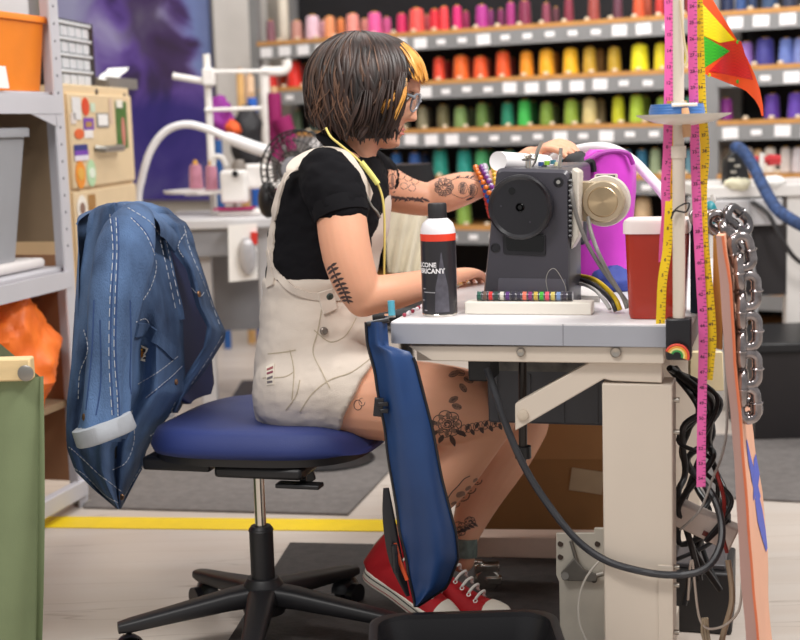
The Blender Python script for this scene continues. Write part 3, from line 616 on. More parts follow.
# ============================================================ CHAIR WITH CREAM CLOTH BEHIND THE ARMS
ch2 = thing('task_chair', 'black task chair in the background seen between forearms and bottle', 'chair', V((P(408, 300, 5.08).x, 5.08, 0)))
c = P(402, 192, 5.08)
MB().tube([c+V((0, 0, -.12)), c+V((0, 0, 0)), c+V((0, -.01, .10))], [.9, 1, .8], 24, flat=(.135, .03), up=V((0, 1, 0))).build('backrest', M_blk, ch2)
MB().box((c.x, 4.98, .47), (.44, .42, .07)).build('seat', M_blk, ch2, bevel=.03, seg=4)
MB().box((c.x, 5.18, .66), (.05, .02, .4)).build('back_bar', M_blk, ch2)
MB().cyl((c.x, 4.98, .08), (c.x, 4.98, .44), .025).build('gas_column', M_blk, ch2)
for k in range(5):
    a = k*2*pi/5; MB().tube([(c.x, 4.98, .1), (c.x+.26*cos(a), 4.98+.26*sin(a), .06)], [.03, .02], 8).box((c.x+.26*cos(a), 4.98+.26*sin(a), .03), (.03, .05, .06)).build('base_leg', M_blk, ch2)
def cream(u, v):
    x0_ = 384+4*v; x1_ = 428-3*v
    q_ = P(x0_+(x1_-x0_)*u, 205+68*v, 4.92-.04*sin(u*pi)); q_.y += .012*sin(u*19+v*7)*(.4+v); return q_
tag(MB().grid(cream, 40, 24).build('draped_cloth', mat('cream_cloth', 'e3d9c2', .85, var=.1, vs=9)), 'cream cloth draped over the black chair behind the forearms', 'cloth')
# ============================================================ FAR TABLE, IRON AND BIN ON THE RIGHT
YR = 5.3
q0 = P(703, 190, YR); q1 = P(860, 184, YR); zt3 = (q0.z+q1.z)/2+.01
rt = thing('ironing_table', 'white topped work table at far right under the thread rack', 'table', V(((q0.x+q1.x)/2, YR+.3, 0)))
MB().box(((q0.x+q1.x)/2, YR+.25, zt3-.022), (q1.x-q0.x, .55, .044)).build('tabletop', M_wmetal, rt, bevel=.004)
MB().box((P(740, 210, YR).x, YR+.1, zt3-.1), (.3, .3, .1)).build('control_box', M_lam, rt, bevel=.006)
MB().box((P(780, 240, YR).x, YR+.2, zt3-.29), (.55, .4, .26)).build('shelf_box', mat('dark_box', '2a2628', .6), rt, smooth=False)
for px in (716, 794, 856):
    MB().box((P(px, 240, YR).x, YR+.02, zt3/2-.022), (.055, .05, zt3-.046)).build('leg', M_wmetal, rt, smooth=False)
ir = thing('steam_iron', 'black industrial steam iron standing on the far right white table', 'iron', V((P(738, 188, YR).x, YR+.1, zt3)))
pts = [P(726, 188, YR+.1), P(752, 188, YR+.1), P(749, 172, YR+.1), P(742, 150, YR+.1), P(736, 148, YR+.1), P(727, 160, YR+.1)]
MB().prism(pts, (0, .09, 0)).build('body', M_blk, ir, bevel=.008)
MB().tube([P(738, 152, YR+.14), P(742, 150, YR+.14), P(757, 176, YR+.14)], .014, 8).build('handle', mat('denim_wrap', '4a5c86', .7), ir)
for k in range(7):
    q = P(730+3*(k % 4)+2*(k//4), 160+6*(k//2), YR+.098); MB().ell(q, .006, n=8, m=6).build('rivet', mat('pale_metal', 'b9b4a8', .4, metal=.5), ir)
hs = MB().tube([P(735, 147, YR), P(742, 150, YR-.05), P(752, 164, YR-.1), P(764, 188, YR-.2), P(776, 208, YR-.3), P(792, 220, YR-.4), P(815, 232, YR-.5)], .022, 10, sm=8)
tag(hs.build('hose', mat('blue_braided_sleeve', '2c4470', .75, var=.5, vs=45)), 'blue braided hose drooping from the steam iron at right', 'hose')
tag(MB().cyl(P(752, 159, YR+.125), P(768, 160, YR+.125), .0135).cyl(P(768, 160, YR+.125), P(780, 160, YR+.125), .023, .019).build('screwdriver', mat('red_grip', 'bf2e33', .4)), 'red handled tool clipped to the thin spool pin before the white cones', 'tool')
tag(MB().cyl(P(761, 184, YR+.1), P(762, 153, YR+.1), .0095).build('spool_pin', M_wmetal), 'thin white spool pin standing on the far right table', 'pin')
blob('paper_wad', P(737, 184, YR-.02)+V((0, 0, .0)), (.05, .03, .022), mat('cream_paper', 'ece6c8', .8), 'crumpled cream paper at the foot of the iron', 'paper', .01, 30)
blob('paper_wad', P(771, 183, YR+.0), (.06, .04, .022), mat('white_paper', 'f1efec', .7, var=.02), 'crumpled white paper right of the iron hose', 'paper', .01, 30, 4)
def wire(name, pts, r, hx, lab, cat='cable', sm=8, m=None):
    return tag(MB().tube(pts, r, 8, sm=sm).build(name, m or mat('wire_'+hx, hx, .45)), lab, cat)
wire('cable', [P(752, 202, YR-.05), P(768, 214, YR-.08), P(782, 240, YR-.1), P(800, 262, YR-.1), P(830, 270, YR-.1)], .009, '2b292b', 'dark cable looping under the far right table')
wire('cable', [P(748, 200, YR-.05), P(750, 240, YR-.05), P(757, 300, YR-.05), P(752, 330, YR-.05)], .005, 'c4c4c8', 'thin clear tube hanging under the far right table')
wb = thing('waste_bin', 'large black rectangular bin on the floor at far right', 'bin', V((P(790, 430, 4.9).x, 4.95, 0)))
x0, x1 = P(752, 400, 4.75).x, P(850, 400, 4.75).x; zt4 = P(770, 343, 4.75).z
MB().hexa([V((x0+.01, 4.75, 0)), V((x1, 4.75, 0)), V((x1, 5.15, 0)), V((x0+.01, 5.15, 0))], [V((x0, 4.73, zt4)), V((x1, 4.73, zt4)), V((x1, 5.17, zt4)), V((x0, 5.17, zt4))]).build('body', mat('bin_black', '211d1f', .5, var=.08), wb, smooth=False)
MB().hexa([V((x0-.012, 4.715, zt4-.03)), V((x1, 4.715, zt4-.03)), V((x1, 5.18, zt4-.03)), V((x0-.012, 5.18, zt4-.03))], [V((x0-.012, 4.715, zt4+.004)), V((x1, 4.715, zt4+.004)), V((x1, 5.18, zt4+.004)), V((x0-.012, 5.18, zt4+.004))]).build('rim', M_blk, wb, bevel=.006)
# ============================================================ FLOOR MATS
M_mat = mat('rubber_mat', '6f6a68', .85, var=.16, vs=35, bump=.5, bs=120)
M_mat2 = mat('dark_rubber_mat', '3a3534', .75, var=.25, vs=30, bump=.4, bs=90)
def fmat(pts, lab, m, th=.008):
    q_ = [Zp(x, y, 0)+V((0, 0, .0005)) for x, y in pts]
    return tag(MB().prism(q_, (0, 0, th)).build('floor_mat', m, smooth=False, bevel=.002), lab, 'floor mat')
fmat([(84, 509), (348, 516), (392, 470), (392, 445), (84, 445)], 'grey anti-fatigue mat behind the yellow tape line', M_mat)
fmat([(290, 545), (480, 549), (640, 560), (700, 720), (180, 720)], 'dark rubber mat under the chair base and the red shoes', M_mat2)
fmat([(700, 498), (900, 508), (900, 440), (700, 436)], 'grey rubber mat in front of the black bin at right', M_mat)
# ============================================================ SEWING TABLE IN FRONT
TH = .75
T0 = Zp(389, 322, TH); T1 = Zp(692, 325, TH)
TX = (T1-T0); TX.z = 0; TW = TX.length; TX.normalize(); TY = V((-TX.y, TX.x, 0))
R_T = Matrix((TX, TY, V((0, 0, 1)))).transposed()
def T(a, b, z): return V((T0.x, T0.y, 0))+TX*a+TY*b+V((0, 0, z))
def onT(px, py, b=0.):
    q = OP(px, py, T(0, b, 0), TY); d = q-V((T0.x, T0.y, 0)); return d.dot(TX), q.z
def PT(px, py, b=0.): return OP(px, py, T(0, b, 0), TY)
def rrect(a0, a1, b0, b1, r, n=5):
    out = []
    for cx, cy, s in ((a1-r, b1-r, 0), (a0+r, b1-r, pi/2), (a0+r, b0+r, pi), (a1-r, b0+r, 1.5*pi)):
        for k in range(n): out.append((cx+r*cos(s+k*pi/2/(n-1)), cy+r*sin(s+k*pi/2/(n-1))))
    return out
M_top = mat('table_laminate', 'e9e6e8', .35, var=.02, vs=8); M_edge = mat('table_edge_grey', 'a9abb4', .4, var=.03)
M_cream = mat('cream_enamel', 'dccfc0', .4, var=.02, vs=6)
tb = thing('sewing_table', 'pale grey industrial sewing table with cream steel leg in the right foreground', 'table', T(TW/2, .6, 0))
LEN = 1.22
MB().loft([[T(a, b, z) for a, b in rrect(0, TW, 0, LEN, .012)] for z in (TH-.042, TH-.004)]).build('edge_band', M_edge, tb, ang=50)
MB().loft([[T(a, b, z) for a, b in rrect(.001, TW-.001, .001, LEN-.001, .012)] for z in (TH-.0039, TH-.001)]+[[T(a, b, TH) for a, b in rrect(.003, TW-.003, .003, LEN-.003, .011)]]).build('tabletop', M_top, tb, ang=50)
MB().box(T(onT(563, 330)[0], -.0002, TH-.021), (.0012, .001, .04), R_T).build('edge_seam', mat('seam_grey', '85868e', .6), tb, smooth=False)
z0 = onT(530, 362, .01)[1]; zb0 = TH-.043
bl = [PT(408, 346, .012), PT(432, 361, .012), PT(664, 364, .012), PT(664, 347, .012)]
MB().prism(bl, TY*.03).build('front_beam', M_cream, tb, bevel=.002)
for a in (.06, TW-.07):
    MB().box(T(a, .62, zb0-.022), (.05, 1.1, .044), R_T).build('side_beam', M_cream, tb, smooth=False)
for px, r in ((521, .0085), (616, .0105)):
    q = PT(px, 352, .011); MB().lathe([(0, 0), (r, 0), (r*1.0, .004), (r*.8, .006), (r*.3, .0055), (0, .0045)], q, -TY, n=20).build('bolt', mat('bolt_steel', 'b9b2a8', .3, metal=.85), tb)
# bracket with diagonal brace above the leg column
bk = [PT(x, y, .03) for x, y in ((515, 404), (592, 361), (662, 363), (662, 383), (612, 381), (604, 379), (515, 431))]
MB().prism(bk, TY*.035).build('diagonal_brace', M_cream, tb, bevel=.002)
MB().lathe([(0, 0), (.011, 0), (.011, .005), (.007, .007), (0, .006)], PT(523, 415, .03), -TY, n=18).build('bolt', mat('bolt_cream', 'cfc0ad', .4), tb)
lx0 = onT(602, 400, .028)[0]; lx1 = onT(672.5, 400, .028)[0]; lz = onT(636, 384, .028)[1]
MB().box(T((lx0+lx1)/2, .068, lz/2), (lx1-lx0, .08, lz), R_T).build('leg_column', M_cream, tb, bevel=.003)
px_, pz_ = onT(658, 565, .026)
MB().box(T((px_+lx1)/2, .0265, pz_/2), (lx1-px_, .004, pz_), R_T).build('cover_plate', M_cream, tb, bevel=.001)
for y in (400, 432, 567, 585, 632):
    q = PT(675, y, .05); MB().cyl(q-TX*.008, q+TX*.008, .005, n=10).build('bolt', MATS['bolt_steel'], tb)
q0, q1 = T((lx0+lx1)/2, .1, .03), T((lx0+lx1)/2, 1.1, .03)
MB().box(T((lx0+lx1)/2, .6, .03), (.09, 1.0, .06), R_T).build('foot_beam', M_cream, tb, bevel=.003)
MB().box(T((lx0+lx1)/2, 1.1, lz/2), (.1, .07, lz), R_T).build('leg_column', M_cream, tb, bevel=.003)
# rear cross rail low down
q0 = P(472, 545, 3.3); q1 = P(612, 545, 3.25); zz = .5*(q0.z+q1.z)
MB().hexa([P(472, 557, 3.3), P(612, 560, 3.22), P(612, 560, 3.22)+TY*.07, P(472, 557, 3.3)+TY*.07], [P(472, 537, 3.3), P(612, 538, 3.22), P(612, 538, 3.22)+TY*.07, P(472, 537, 3.3)+TY*.07]).build('cross_rail', mat('pinkish_enamel', 'cbb3a4', .45), tb, bevel=.003)
MB().cyl(T(onT(523, 362, .12)[0], .12, zb0-.01), PT(523, 447, .12), .0085).build('lifter_rod', mat('dark_rod', '3c3836', .3, metal=.7), tb)
cq = PT(523, 452, .12)
MB().cyl(cq+V((0, 0, .012)), cq-V((0, 0, .012)), .0165, n=18).cyl(cq-V((0, 0, .012)), cq-V((0, 0, .02)), .006).build('rod_collar', M_blk, tb)
# control box and small black box under the top
x0 = onT(487, 380, .3)[0]; x1 = onT(606, 380, .3)[0]; z1 = zb0-.046; z2 = onT(530, 424, .3)[1]
cbx = thing('control_box', 'dark grey motor control box hung under the sewing tabletop', 'control box', T((x0+x1)/2, .4, z2))
MB().box(T((x0+x1)/2, .4, (z1+z2)/2), (x1-x0, .2, z1-z2), R_T).build('housing', mat('box_grey', '55565c', .4), cbx, bevel=.006)
MB().box(T((x0+x1)/2, .298, z1-.032), (x1-x0-.02, .006, .05), R_T).build('panel', mat('panel_mottled', '6a6762', .3, var=.5, vs=30), cbx, smooth=False)
for k in range(4):
    MB().box(T(x0+.02+k*(x1-x0-.04)/3, .299, (z2+z1)/2-.03), (.006, .006, (z1-z2)*.6), R_T).build('rib', MATS['box_grey'], cbx, smooth=False)
q0 = PT(468, 361, .08); q1 = PT(491, 382, .08)
tag(MB().box(T((onT(468, 370, .08)[0]+onT(491, 370, .08)[0])/2, .12, (q1.z+zb0)/2), (onT(491, 370, .08)[0]-onT(468, 370, .08)[0], .08, zb0-q1.z-.001), R_T).build('switch_box', M_blk, bevel=.003), 'small black switch box under the tabletop beside the pouch', 'switch')
def cab(pts, r, hx, lab, name='cable', cat='cable', sm=8):
    return tag(MB().tube(pts, r, 9, sm=sm).build(name, mat('cord_'+hx, hx, .4, var=.05)), lab, cat)
cab([PT(487, 368, .06), PT(496, 395, .05), PT(508, 430, .04), PT(524, 466, .035), PT(545, 500, .03), PT(575, 538, .015), PT(605, 560, .01), PT(640, 571, .005), PT(672, 575, .005), PT(700, 571, .01), PT(716, 556, .03), PT(722, 530, .06), PT(714, 498, .1), PT(692, 470, .13)], .0072, '333439', 'thick dark cable sagging across the cream table leg')
cab([PT(600, 560, .14), PT(586, 578, .13), PT(579, 600, .13), PT(580, 625, .13), PT(590, 648, .13)], .0022, 'd6d0c6', 'thin white wire hanging in front of the pedal bracket')
# cardboard box under the table
M_card2 = mat('cardboard', '94683c', .8, var=.06, vs=6)
cx0 = P(474, 480, 3.55).x; cx1 = P(640, 480, 3.4).x; ct0 = P(540, 424, 3.5).z
bx = thing('cardboard_box', 'brown cardboard box under the sewing table behind the legs', 'box', V(((cx0+cx1)/2, 3.72, 0)))
MB().box(((cx0+cx1)/2, 3.72, ct0/2), (cx1-cx0, .34, ct0), Matrix.Rotation(-.12, 3, 'Z')).build('carton', M_card2, bx, bevel=.003)
RB = Matrix.Rotation(-.12, 3, 'Z'); cc = V(((cx0+cx1)/2, 3.72, 0))
MB().box(cc+RB @ V((0, -.173, ct0-.055)), (cx1-cx0, .004, .1), RB @ Matrix.Rotation(.06, 3, 'X')).build('flap', mat('cardboard_flap', 'a5764a', .8, var=.06, vs=6), bx, smooth=False)
MB().box(cc+RB @ V((.11, -.1725, ct0*.55)), (.085, .002, .06), RB @ Matrix.Rotation(.15, 3, 'Y')).build('shipping_label', mat('faded_label', 'b39a7c', .6), bx, smooth=False)
# pedal bracket
pb = thing('pedal_bracket', 'light steel pedal bracket with holes beside the cream table leg', 'pedal', PT(580, 650, .2))
pb.location.z = 0
q = [PT(x, y, .2) for x, y in ((556, 533), (594, 533), (594, 528), (612, 528), (612, 640), (608, 780), (562, 780), (560, 640), (559, 582), (556, 575))]
for v_ in q: v_.z = max(v_.z, .001)
MB().prism(q, TY*.008).build('plate', mat('plate_steel', 'cfc8bb', .4, metal=.2), pb, bevel=.002)
for x, y in ((560.5, 544), (560.5, 557), (597.5, 544), (594, 580), (574, 538)):
    MB().cyl(PT(x, y, .1985), PT(x, y, .2005), .006, n=14).build('hole', mat('hole_brown', '3a2a20', .7), pb)
MB().prism([PT(x, y, .185) for x, y in ((561, 573), (574, 558), (584, 570), (598, 576), (596, 582), (568, 581), (562, 580))], TY*.01).build('lever', mat('lever_steel', '7e7a74', .35, metal=.6), pb, bevel=.002)
MB().cyl(PT(565, 576, .182), PT(565, 576, .196), .008).cyl(PT(577, 562, .19), PT(571, 541, .19), .004).build('spring', mat('lever_steel', '7e7a74', .35, metal=.6), pb)
MB().cyl(PT(597, 575, .18), PT(604, 573, .18), .006).build('bolt', MATS['bolt_steel'], pb)
# chrome caster under the rail
cs = thing('leveling_caster', 'chrome caster fitting under the table rail next to the red shoe', 'caster', V((P(487, 575, 3.28).x, 3.28, 0)))
M_chrome = mat('chrome', 'cfcac2', .15, metal=1., var=.05)
c = P(487, 575, 3.28)
MB().cyl((c.x-.02, 3.28, .02), (c.x-.02, 3.28, P(487, 560, 3.28).z), .012).box((c.x, 3.28, c.z+.02), (.06, .03, .02)).box((c.x+.015, 3.27, c.z-.01), (.04, .02, .02)).build('bracket', M_chrome, cs, bevel=.003)
MB().cyl((c.x+.0, 3.265, .03), (c.x+.0, 3.295, .03), .03, n=20).build('wheel', M_chrome, cs, bevel=.004)
# ============================================================ THINGS ON THE TABLE
# lubricant can
q = Zp(440, 315, TH); q.z = TH
can = thing('spray_can', 'black spray can with white shoulder, red band and black cap at the table corner', 'spray can', q)
r = .0352; D = V((q.x, q.y-2.0, 0)); k_ = q.y/1400
def zy(y): return OP(440, y, q, V((0, 1, 0))).z
MB().lathe([(r*.97, TH+.0005), (r*1.0, TH+.004), (r*.97, TH+.006)], (q.x, q.y, 0), n=36).build('base_rim', M_chrome, can)
MB().lathe([(r, TH+.006), (r, zy(240))], (q.x, q.y, 0), n=40).build('label', mat('can_charcoal', '2c2a2e', .3, var=.05), can)
MB().lathe([(r*1.001, zy(240)), (r*1.003, zy(238)), (r*1.003, zy(234)), (r, zy(233))], (q.x, q.y, 0), n=40).build('red_band', mat('band_red', 'e8432c', .35), can)
MB().lathe([(r, zy(233)), (r*.98, zy(229)), (r*.86, zy(223)), (r*.66, zy(219.5)), (r*.5, zy(217.5))], (q.x, q.y, 0), n=40).build('shoulder', mat('can_white', 'e9e6ea', .3, var=.02), can)
MB().lathe([(r*.52, zy(218)), (r*.54, zy(217)), (r*.53, zy(204.5)), (r*.49, zy(203)), (0, zy(203))], (q.x, q.y, 0), n=36).build('cap', mat('cap_black', '29282b', .45), can)
def oncan(ang0, z0):
    def f(x, y):
        a = ang0+x/r; return V((q.x+(r+.0006)*sin(a), q.y-(r+.0006)*cos(a), z0+y))
    return f
M_white = mat('print_white', 'f4f2f4', .5, var=.01)
mb = text_mb('SILICONE', .0125, oncan(-.92, zy(263.5)), font_w=2); text_mb('LUBRICANT', .0135, oncan(-.72, zy(269.5)), mb, font_w=2)

mb.build('lettering', M_white, can, smooth=False)
mb = MB()
for z_, a0, n in ((291, -1.0, 10), (287.5, -1.1, 3), (299, -1.2, 3), (309, -1.0, 3)):
    for k in range(n):
        a = a0+k*.075; mb.loft([[V((q.x+(r+.0006)*sin(a+d), q.y-(r+.0006)*cos(a+d), zy(z_)+h)) for d in (0, .05)] for h in (0, .0022)], closed=False, caps=False)
mb.build('fine_print', mat('print_grey', 'b5b3b8', .5), can, smooth=False)
# lighter plume picture on the label
mb = MB()
rows = [(251, .02), (258, .07), (266, .14), (276, .24), (285, .36), (310, .42)]
mb.loft([[V((q.x+(r+.0004)*sin(.12+w_*s), q.y-(r+.0004)*cos(.12+w_*s), zy(y_))) for s in (-1, -.6, -.2, .2, .6, 1)] for y_, w_ in rows], closed=False, caps=False)
mb.build('label_picture', mat('label_grey', '55535c', .3, var=.25, vs=60), can)
# white block with the bobbin row
b_f = .145
a0 = onT(467, 312, b_f)[0]; a1 = onT(592, 312, b_f)[0]; zt = onT(530, 303, b_f)[1]
def tb_at(px, py):
    q_ = Zp(px, py, TH)-V((T0.x, T0.y, 0)); return q_.dot(TX), q_.dot(TY)
b_f = tb_at(530, 315)[1]; a0 = tb_at(467, 313)[0]; a1 = tb_at(592, 315)[0]
zt = PT(530, 302.5, b_f).z
tag(MB().box(T((a0+a1)/2, b_f+.022, (zt+TH)/2+.0003), (a1-a0, .044, zt-TH), R_T).build('white_block', mat('white_block', 'efe9dd', .5, var=.02), bevel=.0025), 'flat white block on the tabletop in front of the machine, carrying bobbins', 'block')
bcols = [('1e5a4a', 'dark green'), ('6a5246', 'taupe'), ('d82a2e', 'red'), ('24403c', 'blackish green'), ('d8d4c8', 'white'), ('5a2c78', 'purple'), ('231f34', 'navy black'), ('2f2a3e', 'dark navy'), ('f07a62', 'coral'), ('8a2a6c', 'plum'), ('cdb04a', 'mustard yellow'), ('48b83c', 'green'), ('ee5a72', 'pink'), ('dcc86c', 'pale yellow'), ('7c98c8', 'light blue'), ('3c3444', 'charcoal'), ('22202a', 'black')]
br = .0098
for k, (hx, nm) in enumerate(bcols):
    a = onT(480+k*5.65, 297, b_f+.02)[0]
    if k == 0: lb = 'dark green bobbin at the left end of the row on the white block'
    elif k == len(bcols)-1: lb = 'black bobbin at the right end of the row on the white block'
    else: lb = f'{nm} thread bobbin between the {bcols[k-1][1]} and {bcols[k+1][1]} bobbins'
    t = thing('bobbin', lb, 'bobbin', T(a, b_f+.02, zt+.0005), group='bobbins lined up on the white block')
    w_ = .0098
    cz = T(a, b_f+.02, zt+.0005+br)
    MB().cyl(cz-TX*w_*.42, cz+TX*w_*.42, br*.88, n=18).build('thread', thread_mat(hx), t)
    for s in (-1, 1):
        MB().cyl(cz+TX*s*w_*.42, cz+TX*s*w_*.5, br, n=18).build('flange', mat('bobbin_metal', '8c8a90', .3, metal=.8), t)
# ============================================================ SEWING MACHINE
M_mach = mat('machine_charcoal', '413f47', .36, var=.05, vs=6); M_mblk = mat('machine_black', '1d1c21', .3, var=.1); M_gloss = mat('gloss_black', '070708', .2)
b_m = b_f+.055
sw = thing('sewing_machine', 'charcoal industrial sewing machine with big black handwheel on the front table', 'sewing machine', T(onT(526, 300, b_m)[0], b_m+.2, TH))
def M_(x, y, b=0.): return PT(x, y, b_m+b)
def bl_poly(pts, r=.012):
    out = []
    n = len(pts)
    for i in range(n):
        p, a, b = pts[i], pts[i-1], pts[(i+1) % n]
        u = (a-p).normalized()*r; v = (b-p).normalized()*r
        for k in range(5):
            t = k/4; out.append((p+u)*(1-t)**2+p*2*t*(1-t)+(p+v)*t*t)
    return out
zbase = TH+.001
pl = [M_(496, 168), M_(569, 170), M_(570, 305), M_(481, 305)]
for p in pl[2:]: p.z = zbase
outl = bl_poly(pl, .014)
cen = sum(outl, V())/len(outl)
sh_ = [cen+(p-cen)*.955 for p in outl]
MB().loft([[p+TY*0 for p in sh_], [p+TY*.008 for p in outl], [p+TY*.15 for p in outl]]).build('pillar', M_mach, sw, ang=35)
# arm, head and bed running away from the viewer
atop = pl[0].z; aw0 = onT(500, 180, b_m)[0]; aw1 = onT(566, 180, b_m)[0]
def abox(name, a0, a1, b0, b1, z0, z1, m, bev=.012):
    return MB().box(T((a0+a1)/2, (b0+b1)/2, (z0+z1)/2), (a1-a0, b1-b0, z1-z0), R_T).build(name, m, sw, bevel=bev, seg=3)
abox('arm', aw0+.012, aw1-.01, b_m+.145, b_m+.42, atop-.1, atop-.004, M_mach)
abox('head', aw0+.018, aw1-.016, b_m+.38, b_m+.47, atop-.19, atop-.006, M_mach)
abox('bed', aw0-.005, aw1+.005, b_m+.14, b_m+.5, zbase, zbase+.012, M_mach, .004)
MB().cyl(T((aw0+aw1)/2, b_m+.44, zbase+.02), T((aw0+aw1)/2, b_m+.44, atop-.15), .005).box(T((aw0+aw1)/2, b_m+.44, zbase+.018), (.012, .03, .005), R_T).build('needle_bar', M_chrome, sw)
wc = M_(522.5, 206.5)
wr = 32.5*wc.y/1400
MB().lathe([(0, .018), (wr*.12, .018), (wr*.14, .02), (wr*.84, .020), (wr*.88, .022), (wr*.93, .0245), (wr*.985, .022), (wr, .016), (wr*.99, .004), (wr*.93, -.002), (0, -.002)], wc-TY*.006, -TY, n=64).build('handwheel', M_mblk, sw, ang=28)
MB().lathe([(wr*.07, .019), (wr*.11, .022), (wr*.13, .0205), (wr*.13, .018)], wc-TY*.006, -TY, n=24).lathe([(0, .0195), (wr*.07, .0195), (wr*.07, .0225)], wc-TY*.006, -TY, n=6).build('wheel_hub', M_gloss, sw)
MB().cyl(M_(512, 191, -.026), M_(512, 191, -.0275), .007, n=16).build('finger_hole', M_gloss, sw)
MB().cyl(M_(530, 222, -.026), M_(530, 222, -.0272), .0015, n=8).cyl(M_(501, 206, -.026), M_(501, 206, -.0272), .0015, n=8).build('wheel_mark', M_mach, sw)
MB().prism(bl_poly([M_(503, 234), M_(546, 234), M_(546, 256), M_(503.5, 254)], .006), -TY*.003).build('recess_frame', M_mblk, sw, bevel=.001)
MB().prism(bl_poly([M_(506, 236, -.0032), M_(543.5, 236, -.0032), M_(543.5, 252, -.0032), M_(507, 250.5, -.0032)], .005), -TY*.0012).build('recess_panel', M_gloss, sw)
for x, y, rr in ((495.5, 248, .0098), (558.5, 182, .0098)):
    MB().lathe([(rr, 0), (rr, .0015), (rr*.8, .002), (rr*.75, .0005), (0, .0005)], M_(x, y), -TY, n=24).build('screw_well', M_mblk, sw)
MB().lathe([(.004, .0005), (.004, .003), (0, .003)], M_(558.5, 182), -TY, n=12).build('screw', M_chrome, sw)
MB().prism(bl_poly([M_(498.5, 278, -.0004), M_(566, 279, -.0004), M_(566, 299, -.0004), M_(497.5, 298, -.0004)], .003), -TY*.0006).build('name_plate', mat('plate_grey', '5a5862', .3, var=.03), sw)
for k in range(12):
    y = 181+k*5; MB().cyl(M_(569, y, .004), M_(572, y, .004), .004, n=8).build('rib', M_mblk, sw)
MB().prism([M_(572, 168, .01), M_(579, 172, .01), M_(579, 236, .01), M_(571, 250, .01)], TY*.06).build('belt_guard', mat('guard_cream', 'cdc6ba', .4), sw, bevel=.003)
cab([M_(548, 292, -.012), M_(546, 280, -.014), M_(549, 271, -.014), M_(555, 269, -.012), M_(562, 279, -.012), M_(566, 290, -.01), M_(563, 300, -.01)], .0006, 'a7a39c', 'thin loose thread looped at the machine base', 'loose_thread', 'thread')
# fittings on top of the arm
mt = MB()
mt.cyl(T((aw0*.62+aw1*.38), b_m+.04, atop-.01), T((aw0*.62+aw1*.38), b_m+.04, atop+.02), .006).lathe([(.012, 0), (.014, .003), (.006, .006), (.009, .01), (.003, .014)], T(aw0*.62+aw1*.38, b_m+.04, atop+.012), n=16)
mt.build('tension_disc', M_chrome, sw)
MB().cyl(T(aw0*.2+aw1*.8, b_m+.08, atop-.01), M_(561, 148, .08), .004).build('spool_pin', M_chrome, sw)
MB().tube([M_(534, 163, .1), M_(538, 150, .1), M_(542, 141, .1)], .004, 8).cyl(M_(530, 170, .1), M_(534, 163, .1), .003).build('tool_rod', M_chrome, sw)
for px, py, hx in ((541, 163, '3c5c9c'), (547, 162, '8cc83c'), (553, 161, '3c7c8c'), (557, 163, 'e8e4b8'), (544, 166, '4a4a52')):
    MB().cyl(M_(px, py+3, .12), M_(px, py-1, .12), .006, n=10).build('thread_knob', mat('knob_'+hx, hx, .4), sw)
# paper roll resting on the arm
q0 = M_(498, 161, .03); q1 = M_(545, 164, .24)
pr = MB(); d = (q1-q0)
M4 = axmat(d); L_ = d.length
pr.loft([[q0+M4 @ V((rr*cos(2*pi*k/32), rr*sin(2*pi*k/32), z)) for k in range(32)] for rr, z in ((.0005, .002), (.018, .001), (.0195, .0), (.0195, L_), (.0005, L_))])
tag(pr.build('paper_roll', mat('roll_white', 'f3f1f2', .5, var=.02)), 'white paper roll lying across the top of the sewing machine', 'paper roll')
# motor with brushed round cap
mo = thing('motor', 'beige machine motor with round brushed metal cap right of the handwheel', 'motor', PT(600, 225, b_m+.1))
M_mot = mat('motor_beige', 'b8a78c', .35, metal=.35, var=.04)
def Q(x, y, b=0.): return PT(x, y, b_m+.06+b)
MB().prism(bl_poly([Q(575, 182), Q(606, 181), Q(626, 200), Q(606, 222), Q(577, 221)], .006), TY*.05).build('housing', M_mot, mo, bevel=.002)
mc = Q(603.5, 201.5)
mr = 21*mc.y/1400
MB().lathe([(0, .012), (mr*.93, .012), (mr, .008), (mr, -.06), (0, -.06)], mc, -TY, n=48).build('drum', M_mot, mo, ang=30)
MB().lathe([(mr*1.18, -.008), (mr*1.22, -.012), (mr*1.22, -.03), (mr*1.12, -.034), (mr*1.0, -.02), (mr*1.0, -.008)], mc, -TY, n=48).build('rim', mat('rim_white', 'd8d0c4', .4), mo, ang=30)
def brushed():
    m = mat('brushed_cap', 'c6ae8c', .3, metal=1., var=.1); nt = m.node_tree; N = nt.nodes; L = nt.links
    m.node_tree.nodes['Principled BSDF'].inputs['Anisotropic'].default_value = .85
    tg = N.new('ShaderNodeTangent'); tg.direction_type = 'RADIAL'; tg.axis = 'Y'; L.new(tg.outputs[0], N['Principled BSDF'].inputs['Tangent']); return m
cp_ = MB().lathe([(0, .0145), (mr*.68, .0145), (mr*.72, .0125), (mr*.72, .011), (0, .011)], (0, 0, 0), (0, -1, 0), n=48).build('brushed_cap', brushed(), mo, local=True, ang=30)
cp_.location = mc-mo.location; cp_.rotation_euler = (0, 0, math.atan2(TX.y, TX.x))
MB().prism(bl_poly([Q(595, 174, .02), Q(617, 174, .02), Q(617, 179, .02), Q(594, 179, .02)], .004), TY*.012).build('terminal', mat('rim_white', 'd8d0c4', .4), mo)
MB().prism([Q(596.5, 175.3, .0195), Q(615, 175.3, .0195), Q(615, 178, .0195), Q(596.5, 178, .0195)], TY*.002).build('slot', M_mblk, mo, smooth=False)
MB().prism(bl_poly([Q(570, 171, -.02), Q(577, 170, -.02), Q(581, 178, -.02), Q(575, 183, -.02), Q(570, 181, -.02)], .003), TY*.04).build('plug', mat('plug_white', 'e6e0da', .4), mo)
